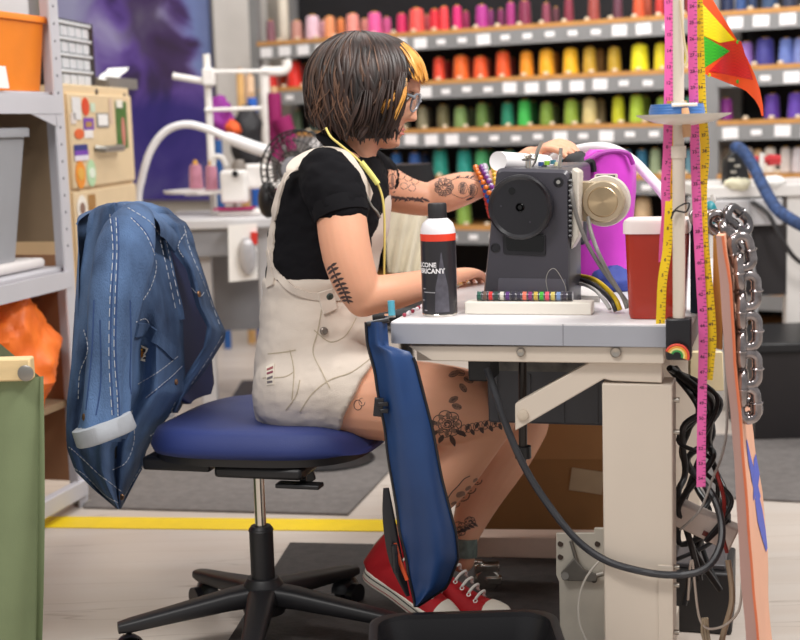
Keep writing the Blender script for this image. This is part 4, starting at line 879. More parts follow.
cab([PT(571, 180, b_m+.02), PT(572, 196, b_m), PT(578, 220, b_m), PT(588, 245, b_m), PT(603, 270, b_m), PT(618, 290, b_m), PT(630, 306, b_m-.02), PT(634, 309, b_m-.02)], .0042, '6e6b68', 'grey motor cord running down to the tabletop, left one')
cab([PT(588, 217, b_m+.05), PT(591, 232, b_m+.03), PT(598, 252, b_m), PT(610, 276, b_m), PT(622, 296, b_m-.01), PT(627, 308, b_m-.02)], .0042, '7d7a76', 'grey cord leaving the motor cap toward the tabletop')
cab([PT(566, 276, b_m+.2), PT(580, 276, b_m+.16), PT(595, 280, b_m+.1), PT(608, 290, b_m+.04), PT(616, 300, b_m-.02), PT(620, 310, b_m-.03)], .005, 'c9a81e', 'yellow cord curving over the tabletop right of the machine')
cab([PT(562, 279, b_m+.2), PT(578, 279, b_m+.15), PT(592, 284, b_m+.09), PT(604, 293, b_m+.03), PT(612, 302, b_m-.02), PT(616, 311, b_m-.03)], .005, '2a292c', 'black cord beside the yellow cord on the tabletop')
cab([PT(568, 284, b_m+.15), PT(582, 284, b_m+.12), PT(595, 290, b_m+.06), PT(604, 300, b_m), PT(610, 309, b_m-.02)], .004, 'b9b6b4', 'pale grey cord beside the black cord on the tabletop')
# purple padded bag
M_pur = mat('purple_nylon', 'c83cc0', .42, var=.1, vs=12, bump=.15, bs=25)
YP = 3.32
pbg = thing('padded_bag', 'bright purple padded bag standing on the table behind the motor', 'bag', V((P(606, 280, YP).x, YP, TH)))
lft = [(150, 590), (158, 580), (170, 577), (200, 573), (240, 572), (275, 568), (290, 566)]; rgt = [(150, 622), (157, 632), (170, 635), (200, 634), (240, 632), (270, 630), (290, 629)]
def bagring(y, d0, d1):
    xl = interp(lft, y)[0]; xr = interp(rgt, y)[0]; out = []
    a = P(xl, y, YP); b = P(xr, y, YP); c = (a+b)/2; h = (b-a)/2; c.z = max(c.z, TH+.0005)
    for k in range(32):
        t = 2*pi*k/32; cx = math.copysign(abs(cos(t))**.6, cos(t)); cy = math.copysign(abs(sin(t))**.6, sin(t))
        out.append(V((c.x+h.length*cx, c.y+.075*cy, c.z))+V((.02*cy*.8, 0, 0)))
    return out
MB().loft([bagring(y, 0, 0) for y in (150, 152, 156, 162, 172, 190, 210, 230, 250, 270, 284, 300)]).build('body', M_pur, pbg, disp=lambda p, n: p+n*.006*noise.fractal(p*16, .8, 2, 3), ang=60)
MB().tube([P(586, 190, YP-.078), P(586, 168, YP-.08), P(590, 160, YP-.08), P(600, 154, YP-.076), P(615, 151, YP-.072), P(628, 154, YP-.07), P(633, 164, YP-.066)], .0055, 8, sm=6).build('piping', mat('purple_piping', '9c2c98', .5), pbg)
MB().tube([P(583, 175, YP-.08), P(585, 164, YP-.085), P(592, 162, YP-.085), P(594, 172, YP-.085)], .007, 8, sm=5).build('handle_loop', M_blk, pbg)
MB().box(P(590, 175, YP-.082), (.018, .006, .05)).build('strap', mat('purple_piping', '9c2c98', .5), pbg, bevel=.002)
blob('black_cloth', P(580, 165, YP-.02), (.034, .045, .03), mat('black_nylon', '1d1c20', .6, var=.2), 'black nylon flap beside the purple bag top', 'cloth', .01, 15, 8)
blob('blue_cloth', Zp(614, 280, TH+.02), (.05, .07, .024), mat('indigo_cloth', '3a4a9c', .7, var=.15), 'crumpled indigo cloth on the tabletop at the purple bag foot', 'cloth', .012, 18, 2)
q = [Zp(577, 291, TH+.001), Zp(598, 293, TH+.001), Zp(600, 302, TH+.001), Zp(579, 301, TH+.001)]
tag(MB().prism(q, (0, 0, .012)).build('small_carton', mat('white_paper', 'f1efec', .7, var=.02), smooth=False), 'small white carton lying behind the white block near the cords', 'box')
# white hose of the work lamp
lp = MB().tube([P(540, 185, 3.62), P(552, 160, 3.58), P(570, 152, 3.5), P(592, 147.5, 3.45), P(612, 149, 3.42), P(632, 160, 3.4), P(648, 176, 3.37), P(662, 192, 3.33), P(680, 220, 3.3), P(690, 262, 3.28), P(690, 292, 3.28)], .0125, 12, sm=8)
tag(lp.build('lamp_hose', mat('white_rubber', 'e6e4e6', .4)), 'white flexible lamp arm arching over the purple bag', 'lamp arm')
# red sharps-style container
q = Zp(658, 316, TH); q.z = TH
rc = thing('plastic_tub', 'translucent red plastic tub with white lid at the right end of the tabletop', 'tub', q)
def trr(z, k, h=.0575, rr=.02):
    return [q+TX*a*k+TY*b*k+V((0, 0, z-TH)) for a, b in rrect(-h, h, -h, h, rr, 6)]
qz = lambda y: OP(655, y, q-TY*.05, TY).z
zl_ = qz(231.5); zt_ = qz(220.5)
MB().loft([trr(TH+.001, .86), trr(TH+.01, .9), trr(zl_-.002, 1.0)]).build('body', mat('red_plastic_tub', 'a82810', .25, var=.06, vs=5, coat=.3), rc, ang=50)
MB().loft([trr(zl_-.004, 1.03), trr(zl_-.004, 1.06), trr(zt_-.006, 1.06), trr(zt_, 1.02), trr(zt_+.001, .5)]).build('lid', mat('lid_white', 'ecdedc', .35), rc, ang=50)
# navy box and white handle right of the pole
x = Zp(699, 314, TH)
tag(MB().box(Zp(699, 312, TH)+V((0, 0, .09)), (.03, .05, .178), R_T).build('navy_case', mat('navy_case', '16324a', .5), bevel=.003), 'narrow navy case standing between the red tub and the hanging tapes', 'case')
tag(MB().tube([P(690, 220, 2.74), P(700, 212, 2.72), P(712, 203, 2.7), P(713, 195, 2.7)], [.008, .009, .006, .005], 8, sm=4).build('white_hook', M_wmetal), 'white plastic hook sticking out beside the chain top', 'hook')
# ============================================================ THREAD POLE, TAPES, FLAG
qp = PT(679, 318, -.012)
tp = thing('thread_pole', 'cream steel thread pole clamped to the front right of the tabletop', 'pole', V((qp.x, qp.y, TH-.05)))
YPo = qp.y
MB().cyl((qp.x, YPo, qp.z-.01), (qp.x, YPo, P(679, 155, YPo).z), .0112, n=20).build('lower_tube', M_cream, tp)
MB().cyl((qp.x, YPo, P(679, 156, YPo).z), (qp.x, YPo, P(679, -60, YPo).z), .0098, n=20).cyl((qp.x, YPo, P(679, 158, YPo).z), (qp.x, YPo, P(679, 146, YPo).z), .0135, n=20).build('upper_tube', M_cream, tp)
c0, c1 = PT(667, 318, -.02), PT(691, 360, -.02)
MB().box((qp.x, YPo-.0, (c0.z+c1.z)/2), (.046, .03, c0.z-c1.z), R_T).build('clamp', M_mblk, tp, bevel=.004)
dz = P(684, 119, YPo).z
MB().lathe([(.012, -.012), (.05, -.006), (.082, .006), (.084, .009), (.05, .0), (.012, -.004)], (qp.x+.009, YPo, dz), n=44).build('cone_dish', mat('dish_white', 'ded8ce', .35), tp)
MB().box((qp.x, YPo, P(679, 105, YPo).z), (.022, .022, .012)).cyl((qp.x-.015, YPo-.015, P(679, 105, YPo).z), (qp.x+.03, YPo-.015, P(679, 105, YPo).z), .003).build('collar', mat('dish_white', 'ded8ce', .35), tp)
MB().tube([P(685, 108, YPo-.02), P(686, 120, YPo-.022), P(687, 137, YPo-.022)], [.006, .008, .007], 10, sm=3).build('wooden_peg', mat('peg_tan', 'c99a72', .5), tp)
MB().tube([P(680, 0, YPo-.012), P(684, 40, YPo-.014), P(687, 58, YPo-.014), P(685, 66, YPo-.014)], .0022, 6, sm=4).build('cord', mat('cream_cord', 'd8c4a0', .6), tp)
t = thing('thread_cone', 'blue thread cone on the white dish of the front pole', 'thread cone', V((qp.x+.004, YPo+.035, dz+.003)))
MB().lathe([(.05, 0), (.05, .012), (.047, .024), (.02, .025)], n=28).build('thread', thread_mat('2c64a8'), t, local=True)
MB().lathe([(.02, 0), (.018, .03), (.012, .03), (.012, .02)], n=14).build('core', M_core, t, local=True)
tag(MB().tube([P(672, 213, YPo-.015), P(680, 206, YPo-.02), P(689, 203, YPo-.018), P(686, 212, YPo-.018), P(675, 211, YPo-.018), P(671, 219, YPo-.015)], .0016, 6, sm=5).build('wire_tie', M_mblk), 'black wire tie twisted round the cream pole', 'wire')
# rainbow charm
rb = thing('rainbow_charm', 'small rubber rainbow charm on the black pole clamp', 'charm', PT(678, 356, -.045))
cR = PT(677, 356, -.042)
for rr, hx in ((.0205, 'e2503c'), (.0165, 'f0a03c'), (.013, 'efe08a'), (.0095, '3c9c4c')):
    MB().tube([cR+TX*cos(t_)*rr+V((0, 0, sin(t_)*rr)) for t_ in [-.35+k*(pi*.98)/20 for k in range(21)]], .0022, 8).build('arc', mat('charm_'+hx, hx, .45), rb)
# measuring tapes
def strand(pts): return smoothpath([P(*p) for p in pts], 10)
def tape(label, strands, over, col, wid, marks):
    t = thing('measuring_tape', label, 'measuring tape', P(*strands[0][-1]))
    pts = [P(*p) for p in strands[0][::-1]]+[P(*p) for p in over]+[P(*p) for p in strands[1]]
    sd = V((1, -.12, 0))
    sp = smoothpath(pts, 8)
    MB().ribbon(sp, wid, sd, .0009, sm=0).build('band', mat('tape_'+col, col, .42, var=.04), t, ang=60)
    mb = MB(); acc = 0; num = 1
    for i in range(len(sp)-1):
        d = (sp[i+1]-sp[i]); L_ = d.length; n = d.normalized(); s_ = (sd-n*sd.dot(n)).normalized(); nn = n.cross(s_)
        if nn.y > 0: nn = -nn
        while acc < L_:
            c = sp[i]+n*acc+nn*.0009
            big = num % 4 == 0
            e = s_*wid*.5
            l_ = wid*(.42 if big else .25)
            mb.face([mb.v(c+e*.96), mb.v(c+e*.96-s_*l_), mb.v(c+e*.96-s_*l_+n*.0009), mb.v(c+e*.96+n*.0009)])
            if big:
                v_ = num//4; up_ = n if n.z > 0 else -n
                text_mb(str(v_ if v_ < 60 else v_-59), .0085, lambda x, y: c+s_*(x-.001)*1.0+up_*(y-.007), mb)
            acc += .0072; num += 1
        acc -= L_
    mb.build('markings', mat('tape_ink', '4a2a3c' if col[0] == 'f' and col[1] != '6' else '4a3a10', .6), t, smooth=False)
    return t
tape('hot pink measuring tape hung in two strands over the cream pole', [[(668.5, -20, 2.58), (669.5, 40, 2.575), (668.5, 100, 2.57), (667.5, 150, 2.57), (665.5, 185, 2.575), (666, 215, 2.58), (664, 240, 2.59), (663, 262, 2.6)],
     [(692, -20, 2.56), (692.5, 50, 2.555), (694, 110, 2.55), (695.5, 170, 2.545), (697.5, 220, 2.545), (700.5, 280, 2.54), (703, 330, 2.535), (702.5, 380, 2.535), (701.5, 430, 2.535), (701, 487, 2.54)]], [(672, -45, 2.57), (682, -52, 2.565), (689, -44, 2.56)], 'f268b4', .0165, 1)
tape('bright yellow measuring tape hung behind the pink tape on the pole', [[(676, -20, 2.61), (677, 60, 2.61), (675.5, 110, 2.605), (672.5, 150, 2.60), (671, 185, 2.585), (669, 215, 2.57), (667, 250, 2.565), (662.5, 280, 2.56), (661, 310, 2.56), (659.5, 345, 2.56)],
     [(697, -20, 2.57), (700, 60, 2.57), (702, 110, 2.565), (705, 152, 2.56), (702.5, 190, 2.556), (703.5, 235, 2.55), (706.5, 268, 2.545), (710, 305, 2.54), (712, 338, 2.54), (710, 360, 2.54), (708, 380, 2.54)]], [(680, -40, 2.605), (687, -46, 2.6), (694, -40, 2.59)], 'f8d21a', .0165, 1)
# pennant
fl = thing('pennant', 'orange pennant with yellow, green and red mesh triangles beside the tapes', 'flag', P(700, 72, 2.66))
Lf = [(-14, 694), (0, 698.5), (30, 699.5), (72, 700), (80, 720), (90, 745), (100, 755), (108, 759.5), (116, 761.5)]; Rf = [(-14, 704), (0, 713), (20, 725), (40, 737), (60, 748), (75, 755), (90, 760), (105, 763), (116, 763.5)]
def Yf(x, y): return 2.66+.045*sin((x-697)*.07)+.0006*(x-697)
def lerp_(tab, y):
    for a, b in zip(tab, tab[1:]):
        if y <= b[0]: return a[1]+(b[1]-a[1])*(y-a[0])/(b[0]-a[0])
    return tab[-1][1]
mb = MB(); ys = list(range(-14, 117, 3))+[116]
def flg(off):
    return [[P(lerp_(Lf, y)+(lerp_(Rf, y)-lerp_(Lf, y))*k/16, y, Yf(lerp_(Lf, y)+(lerp_(Rf, y)-lerp_(Lf, y))*k/16, y)+off) for k in range(17)] for y in ys]
fr_, bk_ = flg(0), flg(.0012)
mb.loft([f+b[::-1] for f, b in zip(fr_, bk_)]).build('cloth', mat('pennant_orange', 'f2551e', .6, var=.05), fl, ang=60)
def tri(name, pts, hx, check=None):
    mb = MB(); n = 14; vs = {}
    for i in range(n+1):
        for j in range(n+1-i):
            a, b = i/n, j/n; c = 1-a-b
            x = pts[0][0]*a+pts[1][0]*b+pts[2][0]*c; y = pts[0][1]*a+pts[1][1]*b+pts[2][1]*c
            vs[i, j] = mb.v(P(x, y, Yf(x, y)-.0015))
    for i in range(n):
        for j in range(n-i):
            mb.face([vs[i, j], vs[i+1, j], vs[i, j+1]])
            if i+j < n-1: mb.face([vs[i+1, j], vs[i+1, j+1], vs[i, j+1]])
    m = mat('pennant_'+hx, hx, .5, var=.05)
    if check:
        nt = m.node_tree; N = nt.nodes; L = nt.links
        ck = N.new('ShaderNodeTexChecker'); ck.inputs['Scale'].default_value = 330; tc = N.new('ShaderNodeTexCoord'); L.new(tc.outputs['Object'], ck.inputs[0])
        ck.inputs[1].default_value = (*lin(hx), 1); ck.inputs[2].default_value = (*lin(check), 1); L.new(ck.outputs[0], N['Principled BSDF'].inputs['Base Color'])
    return mb.build(name, m, fl)
tri('mesh_triangle', [(702, 3), (735, 40), (720, 43)], 'f6e81e', 'ecd014'); tri('mesh_triangle', [(702, 3), (720, 43), (700, 34)], 'f6e81e')
tri('mesh_triangle', [(700, 34), (730, 51), (700, 71)], '3cc832', '1e9c2a')
tri('mesh_triangle', [(722, 43), (741, 41), (753, 80)], 'e22c2e', 'c4202a'); tri('mesh_triangle', [(729, 52), (753, 80), (709, 71)], 'e22c2e')
tri('mesh_triangle', [(722, 43), (753, 80), (729, 52)], 'e22c2e')
for x, y, hx in ((709, 75, 'd8d82c'), (738, 81.5, '58a82c'), (738, 42, '58a82c')):
    q = P(x, y, Yf(x, y)-.001); MB().lathe([(0, .0012), (.0035, .0012), (.0038, 0), (0, 0)], q, (0, -1, 0), n=12).build('eyelet', mat('eyelet_'+hx, hx, .4), fl)
# ============================================================ BOARD, CHAIN, CABLES AT THE TABLE END
bd = thing('painted_board', 'long peach board with blue brush strokes leaning at the right table end', 'board', P(752, 755, 2.46))
Lb = [(236, 716), (300, 721), (364, 725), (420, 731), (475, 735), (572, 740), (640, 746), (755, 756)]
Mb_ = [(236, 723), (290, 731.5), (359, 735), (427, 741.5), (524, 748.5), (580, 753), (640, 758.5), (755, 769)]
Rb = [(236, 736), (300, 741), (417, 748), (470, 754), (538, 763.5), (601, 768), (640, 768), (755, 778)]
rings = []
for i in range(33):
    y = 236+(752-236)*i/32
    l, m_, r_ = interp(Lb, y)[0], interp(Mb_, y)[0], interp(Rb, y)[0]
    a = P(l, y, 2.475); b = P(m_, y, 2.46); c = P(r_, y, 2.69)
    c = V((c.x, c.y, b.z)); a.z = b.z; dd = c-b
    ed = (b-a)*.12
    rings.append([a, b-ed, b+dd*.02, c, c+(a-b)*1.0])
bmats = [mat('board_peach', 'efb394', .55, var=.05, vs=7), mat('board_edge_rose', 'b9938a', .6, var=.1, vs=10, stretch=(1, 1, .2))]
bb = MB()
bb.mi = 0; bb.loft(rings)
ob_ = bb.build('plank', bmats, bd, ang=30)
for k, p in enumerate(ob_.data.polygons):
    if k < 160 and k % 5 in (0, 4): p.material_index = 1
MB().tube([r_[1]+(r_[2]-r_[1])*.5 for r_ in rings], .0028, 8).build('edge_strip', mat('edge_orange', 'd9744c', .5), bd)
def onboard(f, y):
    i = min(31.999, (y-236)/(752-236)*32); k = int(i); t_ = i-k
    b = rings[k][2].lerp(rings[k+1][2], t_); c = rings[k][3].lerp(rings[k+1][3], t_); n = (c-b).cross(V((0, 0, 1))).normalized()
    return b.lerp(c, f)+n*.0012
st_ = MB().loft([[onboard(f0, y), onboard(f1, y)] for y, f0, f1 in ((450, .28, .36), (470, .3, .5), (500, .42, .72), (525, .6, .82))], closed=False, caps=False)
st_.loft([[onboard(f0, y), onboard(f1, y)] for y, f0, f1 in ((483, .75, .95), (495, .55, .98), (506, .42, .98), (514, .35, .7))], closed=False, caps=False)
st_.loft([[onboard(f0, y), onboard(f1, y)] for y, f0, f1 in ((515, .45, .7), (540, .5, .85), (565, .68, .95), (586, .86, .97))], closed=False, caps=False)
st_.build('blue_paint', mat('paint_blue', '4458c8', .5, var=.08), bd)
pk = [P(712, 262, 2.55), P(722, 262, 2.55), P(722, 348, 2.55), P(712, 348, 2.55)]
tag(MB().prism([P(713, 236, 2.56), P(720, 234, 2.56), P(723, 240, 2.56), P(722, 350, 2.56), P(713, 348, 2.56)], (.006, .02, 0)).build('wooden_strip', mat('strip_wood', 'dda054', .6, var=.12, vs=10, stretch=(6, 6, .6)), bevel=.001), 'short tan wooden strip standing against the peach board', 'wood strip')
# chain
M_chain = mat('chain_silver', '9a9292', .18, metal=.97, var=.35, vs=50)
path = [(700, 226, 2.62), (714, 219, 2.6), (728, 225, 2.56), (741, 222, 2.55), (745, 240, 2.54)]
chn = thing('chain', 'big silver chain hanging over the top of the peach board', 'chain', P(748, 410, 2.52))
def link(c, d, nrm, L_, W_, r, m=M_chain):
    d = d.normalized(); s_ = d.cross(nrm).normalized(); pts = []
    for k in range(28):
        t_ = 2*pi*k/28; x = cos(t_); y = sin(t_)
        pts.append(c+s_*x*W_/2+d*(y*W_/2+math.copysign((L_-W_)/2, y) if abs(y) > 1e-6 else 0))
    o = MB().tube(pts, r, 10, closed=True)
    for k in (-1, 1): o.torus(c+s_*k*W_/2, r*1.12, r*.22, d, n=14, m=6)
    return o.build('link', m, chn)
cpts = [(708, 221), (722, 226), (732, 236), (742, 252), (740, 272), (748, 291), (742, 311), (749, 331), (742, 350), (749, 369), (743, 388), (748, 404)]
for i, (x, y) in enumerate(cpts):
    x2, y2 = cpts[min(i+1, len(cpts)-1)]; x1, y1 = cpts[max(i-1, 0)]
    Yc = 2.6-.10*min(1, i/3)-.0
    c = P(x, y, Yc); d = P(x2, y2, Yc)-P(x1, y1, Yc)
    nrm = V((0, -1, .0)) if i % 2 else V((1, -.35, 0))
    nrm = (nrm-d.normalized()*nrm.dot(d.normalized())).normalized()
    link(c, (d+V((0, 0, -.1))) if i > 3 else d, nrm, .058, .031, .0092)
link(P(738, 220, 2.56), V((.75, .3, -.6)), V((.3, -.9, .5)), .056, .034, .009, mat('chain_dark', '7a7678', .22, metal=.95))
link(P(749, 409, 2.53), V((1, .1, -.1)), V((0, -1, .2)), .036, .028, .009)
blob('teal_ribbon', P(708, 216, 2.66), (.016, .02, .024), mat('teal_ribbon', '1c8a96', .5, var=.2), 'teal ribbon tied at the top end of the silver chain', 'ribbon', .006, 40, 3)
# cable tangle, power box
pw = thing('power_strip', 'dusty white power box hung among black cables beside the table leg', 'power strip', PT(706, 530, .16))
RPw = R_T @ Matrix.Rotation(.42, 3, 'Y')
MB().box(PT(705, 524, .18), (.125, .05, .048), RPw).build('housing', mat('dusty_white', 'd8c9c0', .5, var=.05), pw, bevel=.004)
MB().box(PT(706, 534, .152), (.014, .006, .009), RPw).build('switch', mat('switch_maroon', '6a241c', .3), pw)
MB().cyl(PT(706, 541, .153), PT(706, 541, .15), .003).build('screw', M_mblk, pw)
random.seed(21)
hh = ['141316', '1b1a1d', '0f0f12', '232124']
for k in range(10):
    x0 = 668+random.uniform(0, 16); pts = [PT(x0, 368, .15+random.uniform(0, .25))]
    bb_ = random.uniform(.08, .35)
    for j, y in enumerate((400, 435, 470, 505, 540)):
        pts.append(PT(677+random.uniform(0, 44) if j < 3 else 688+random.uniform(-14, 46), y+random.uniform(-10, 10), bb_+random.uniform(-.04, .04)))
    e = random.choice([(676, 560), (700, 580), (728, 520), (720, 590), (684, 605)])
    pts.append(PT(e[0], e[1], bb_))
    nth = ['first', 'second', 'third', 'fourth', 'fifth', 'sixth', 'seventh', 'eighth', 'ninth', 'tenth', 'eleventh', 'twelfth', 'thirteenth'][k]
    tag(cab(pts, random.choice([.0045, .0055, .0065]), hh[k % 4], 'black power cable tangled in the bundle behind the cream table leg'), group='black cables behind the table leg')
cab([PT(688, 600, .1), PT(692, 560, .1), PT(700, 620, .1), PT(718, 628, .1), PT(738, 612, .1), PT(742, 580, .12)], .0025, 'c9bdb2', 'thin beige wire looping low between leg and peach board')
cab([PT(725, 340, .0), PT(727, 420, .02), PT(722, 455, .05), PT(712, 480, .08), PT(700, 510, .08), PT(680, 530, .1)], .0025, '9a9490', 'thin grey wire running down beside the peach board')
cab([PT(716, 470, .12), PT(724, 500, .1), PT(722, 530, .1), PT(727, 552, .12)], .004, '8c2420', 'dark red wire among the black cables')
cab([PT(728, 560, .16), PT(732, 600, .14), PT(722, 640, .12), PT(715, 690, .12)], .006, 'a8927a', 'tan cord dangling beside the peach board foot')
rp_ = MB()
for k in range(3): rp_.tube([PT(703+k*2, 618, .1), PT(702+k*3, 632, .1+.004*k), PT(706+k*2, 648, .1), PT(708, 665, .1)], .003, 6, sm=4)
tag(rp_.build('twine', mat('cream_twine', 'b3a48c', .8)), 'knotted cream twine hanging low beside the table leg', 'twine')
q = [P(690, 352, 2.9), P(723, 352, 2.9), P(724, 391, 2.9), P(690, 391, 2.9)]
tag(MB().prism(q, (0, .02, 0)).build('cream_panel', mat('panel_cream', 'ecd9b0', .6), bevel=.002), 'pale cream panel behind the tape ends at the table end', 'panel')
wb_ = thing('floor_case', 'dark case on the floor behind the cable bundle at the table end', 'case', V((P(715, 600, 2.95).x, 3.05, 0)))
MB().box((P(712, 600, 2.95).x, 3.05, .07), (.14, .2, .14), R_T).build('body', mat('case_black', '211f20', .5), wb_, bevel=.006)
MB().box((P(712, 600, 2.95).x, 3.05, .146), (.11, .16, .012), R_T).build('lid', mat('case_grey', '4b484c', .4), wb_, bevel=.003)
# ============================================================ BLUE POUCH AND CLAMP AT THE LEFT TABLE CORNER
M_blue = mat('blue_vinyl', '1d3d6e', .42, var=.15, vs=7, bump=.12, bs=18)
pu = thing('tool_pouch', 'dark blue vinyl pouch with black binding hanging from the left table corner', 'pouch', P(416, 608, 2.62))
Lp = [(322, 366), (340, 367), (378, 376), (441, 386.5), (524, 398.5), (570, 408), (606, 415)]; Rp = [(322, 387), (346, 389), (352, 411), (364, 416), (427, 432), (480, 442), (533, 456), (558, 458.5), (587, 447), (606, 418)]
def pp(s, y, off=0.):
    x = interp(Lp, y)[0]*(1-s)+lerp_(Rp, y)*s
    Y_ = 2.665-.02*sin(pi*s)-.02*sin(pi*(y-322)/290)*sin(pi*s)+off+.006*sin(s*9+y*.02)
    return P(x, y, Y_)
ysp = [322+(606-322)*i/48 for i in range(49)]
fr_ = [[pp(k/14, y) for k in range(15)] for y in ysp]; bk_ = [[pp(k/14, y, .014 if 0 < k < 14 else .004) for k in range(15)] for y in ysp]
MB().loft([f+b[::-1] for f, b in zip(fr_, bk_)]).build('panel', M_blue, pu, ang=60)
MB().tube([pp(0, y, -.001) for y in ysp]+[pp(1, y, -.001) for y in ysp[::-1] if y > 352], .0032, 8).build('binding', M_mblk, pu)
MB().tube([P(367, 324, 2.66), P(389, 320, 2.66)], .005, 8).build('top_hem', M_mblk, pu)
MB().box(P(378.5, 407, 2.645), (.018, .012, .036), Matrix.Rotation(.12, 3, 'Y')).box(P(383, 404, 2.64), (.02, .008, .008)).box(P(384, 411, 2.64), (.016, .008, .008)).build('buckle', M_mblk, pu, bevel=.0015)
bp2 = MB().tube([P(386, 488, 2.67), P(389, 520, 2.668), P(396, 560, 2.666), P(408, 596, 2.664)], [.006, .013, .014, .004], 10, sm=4, flat=(.5, 1.))
bp2.build('side_pocket', M_mblk, pu)
tag(MB().tube([P(394, 545, 2.645), P(396, 572, 2.645)], .0062, 10).lathe([(.0058, 0), (.0062, .006)], P(395, 555, 2.645)).build('marker_pen', M_mblk), 'black marker pen clipped to the side pocket of the blue pouch', 'pen')
tag(MB().tube([P(395, 543, 2.662), P(400, 562, 2.66), P(407, 580, 2.655)], .004, 8).build('orange_pencil', mat('pencil_orange', 'd8501e', .4)), 'orange pencil tucked in the side pocket of the blue pouch', 'pencil')
q = Zp(392, 318, TH); 
cl = thing('corner_clamp', 'small light blue plastic clip at the left front corner of the tabletop', 'clip', q)
MB().cyl(q+V((0, .02, .001)), q+V((-.001, .02, .032)), .0072, n=14).build('handle', mat('sky_plastic', '5cb4cc', .35), cl)
MB().box(q+V((-.004, .02, .002)), (.022, .03, .004)).build('jaw', M_chrome, cl)
mb = thing('pin_strip', 'strip of white and red pin heads along the left tabletop edge', 'pins', T(.01, .12, TH))
for k in range(9):
    MB().ell(T(.012+.002*(k % 2), .07+.018*k, TH+.0045), .0042, n=8, m=6).build('pin_head', mat('pin_white', 'efe4e8', .3) if k % 3 else mat('pin_red', 'a8324a', .3), mb)
# ============================================================ BLACK BIN IN FRONT
zr = P(460, 611, 2.62).z; xa = P(371, 640, 2.5).x; xb = P(560, 640, 2.5).x
fb_ = thing('waste_bin', 'low black plastic bin on the floor below the blue pouch', 'bin', V(((xa+xb)/2, 2.45, 0)))
def br_(z, g, r_=.06): return [V(((xa+xb)/2+a, 2.45+b, z)) for a, b in rrect(-(xb-xa)/2-g, (xb-xa)/2+g, -.17-g, .17+g, r_, 8)]
MB().loft([br_(.001, -.05, .05), br_(zr-.01, -.008), br_(zr-.01, -.014), br_(.008, -.056, .05)]).build('body', mat('bin_plastic', '1a191c', .35, var=.05), fb_, ang=40)
MB().loft([br_(zr-.012, -.006), br_(zr-.012, .004), br_(zr-.002, .004), br_(zr, 0), br_(zr-.001, -.012), br_(zr-.012, -.014)], caps=False).build('rim', mat('bin_plastic', '1a191c', .35, var=.05), fb_, ang=50)
# ============================================================ DECAL HELPERS
def bvh_of(*objs):
    vs, fs = [], []
    for o in objs:
        M = wm(o); n = len(vs); vs += [M @ v.co for v in o.data.vertices]; fs += [[i+n for i in p.vertices] for p in o.data.polygons]
    return BVHTree.FromPolygons(vs, fs)
def hit(bv, px, py):
    d = ray(px, py).normalized(); h = bv.ray_cast(CP, d)
    return (h[0], h[1]) if h[0] else (None, None)
def stroke(mb, bv, pts, wid, off=.0012, sm=5, th=.0008, lift=0., gap=.05):
    """thin band laid on a surface along a drawn line; wid number or list"""
    p2 = smoothpath([V((x, y, 0)) for x, y in pts], sm) if len(pts) > 2 else [V((pts[0][0]+(pts[1][0]-pts[0][0])*k/6, pts[0][1]+(pts[1][1]-pts[0][1])*k/6, 0)) for k in range(7)]
    P_, N_ = [], []
    for p in p2:
        c, n = hit(bv, p.x, p.y)
        if c is None:
            if P_: break
            continue
        if P_ and (c-P_[-1]).length > gap: break
        if n.dot(ray(p.x, p.y)) > 0: n = -n
        P_.append(c+n*(off+lift)); N_.append(n)
    if len(P_) < 2: return
    rings = []; m = len(P_)
    for i in range(m):
        d = (P_[min(i+1, m-1)]-P_[max(i-1, 0)])
        if d.length < 1e-7: d = V((0, 0, 1))
        s_ = d.normalized().cross(N_[i])
        if s_.length < 1e-4: s_ = V((1, 0, 0))
        s_.normalize(); t = i/(m-1)
        w_ = wid(t) if callable(wid) else wid
        rings.append([P_[i]-s_*w_/2-N_[i]*off, P_[i]-s_*w_/2, P_[i]+s_*w_/2, P_[i]+s_*w_/2-N_[i]*off])
    mb.loft(rings)
def stitch(mb, bv, pts, w_=.0014, dash=2, off=.0012):
    p2 = smoothpath([V((x, y, 0)) for x, y in pts], 14)
    for i in range(0, len(p2)-dash, dash+1):
        stroke(mb, bv, [(p.x, p.y) for p in (p2[i], p2[i+dash])], w_, off)
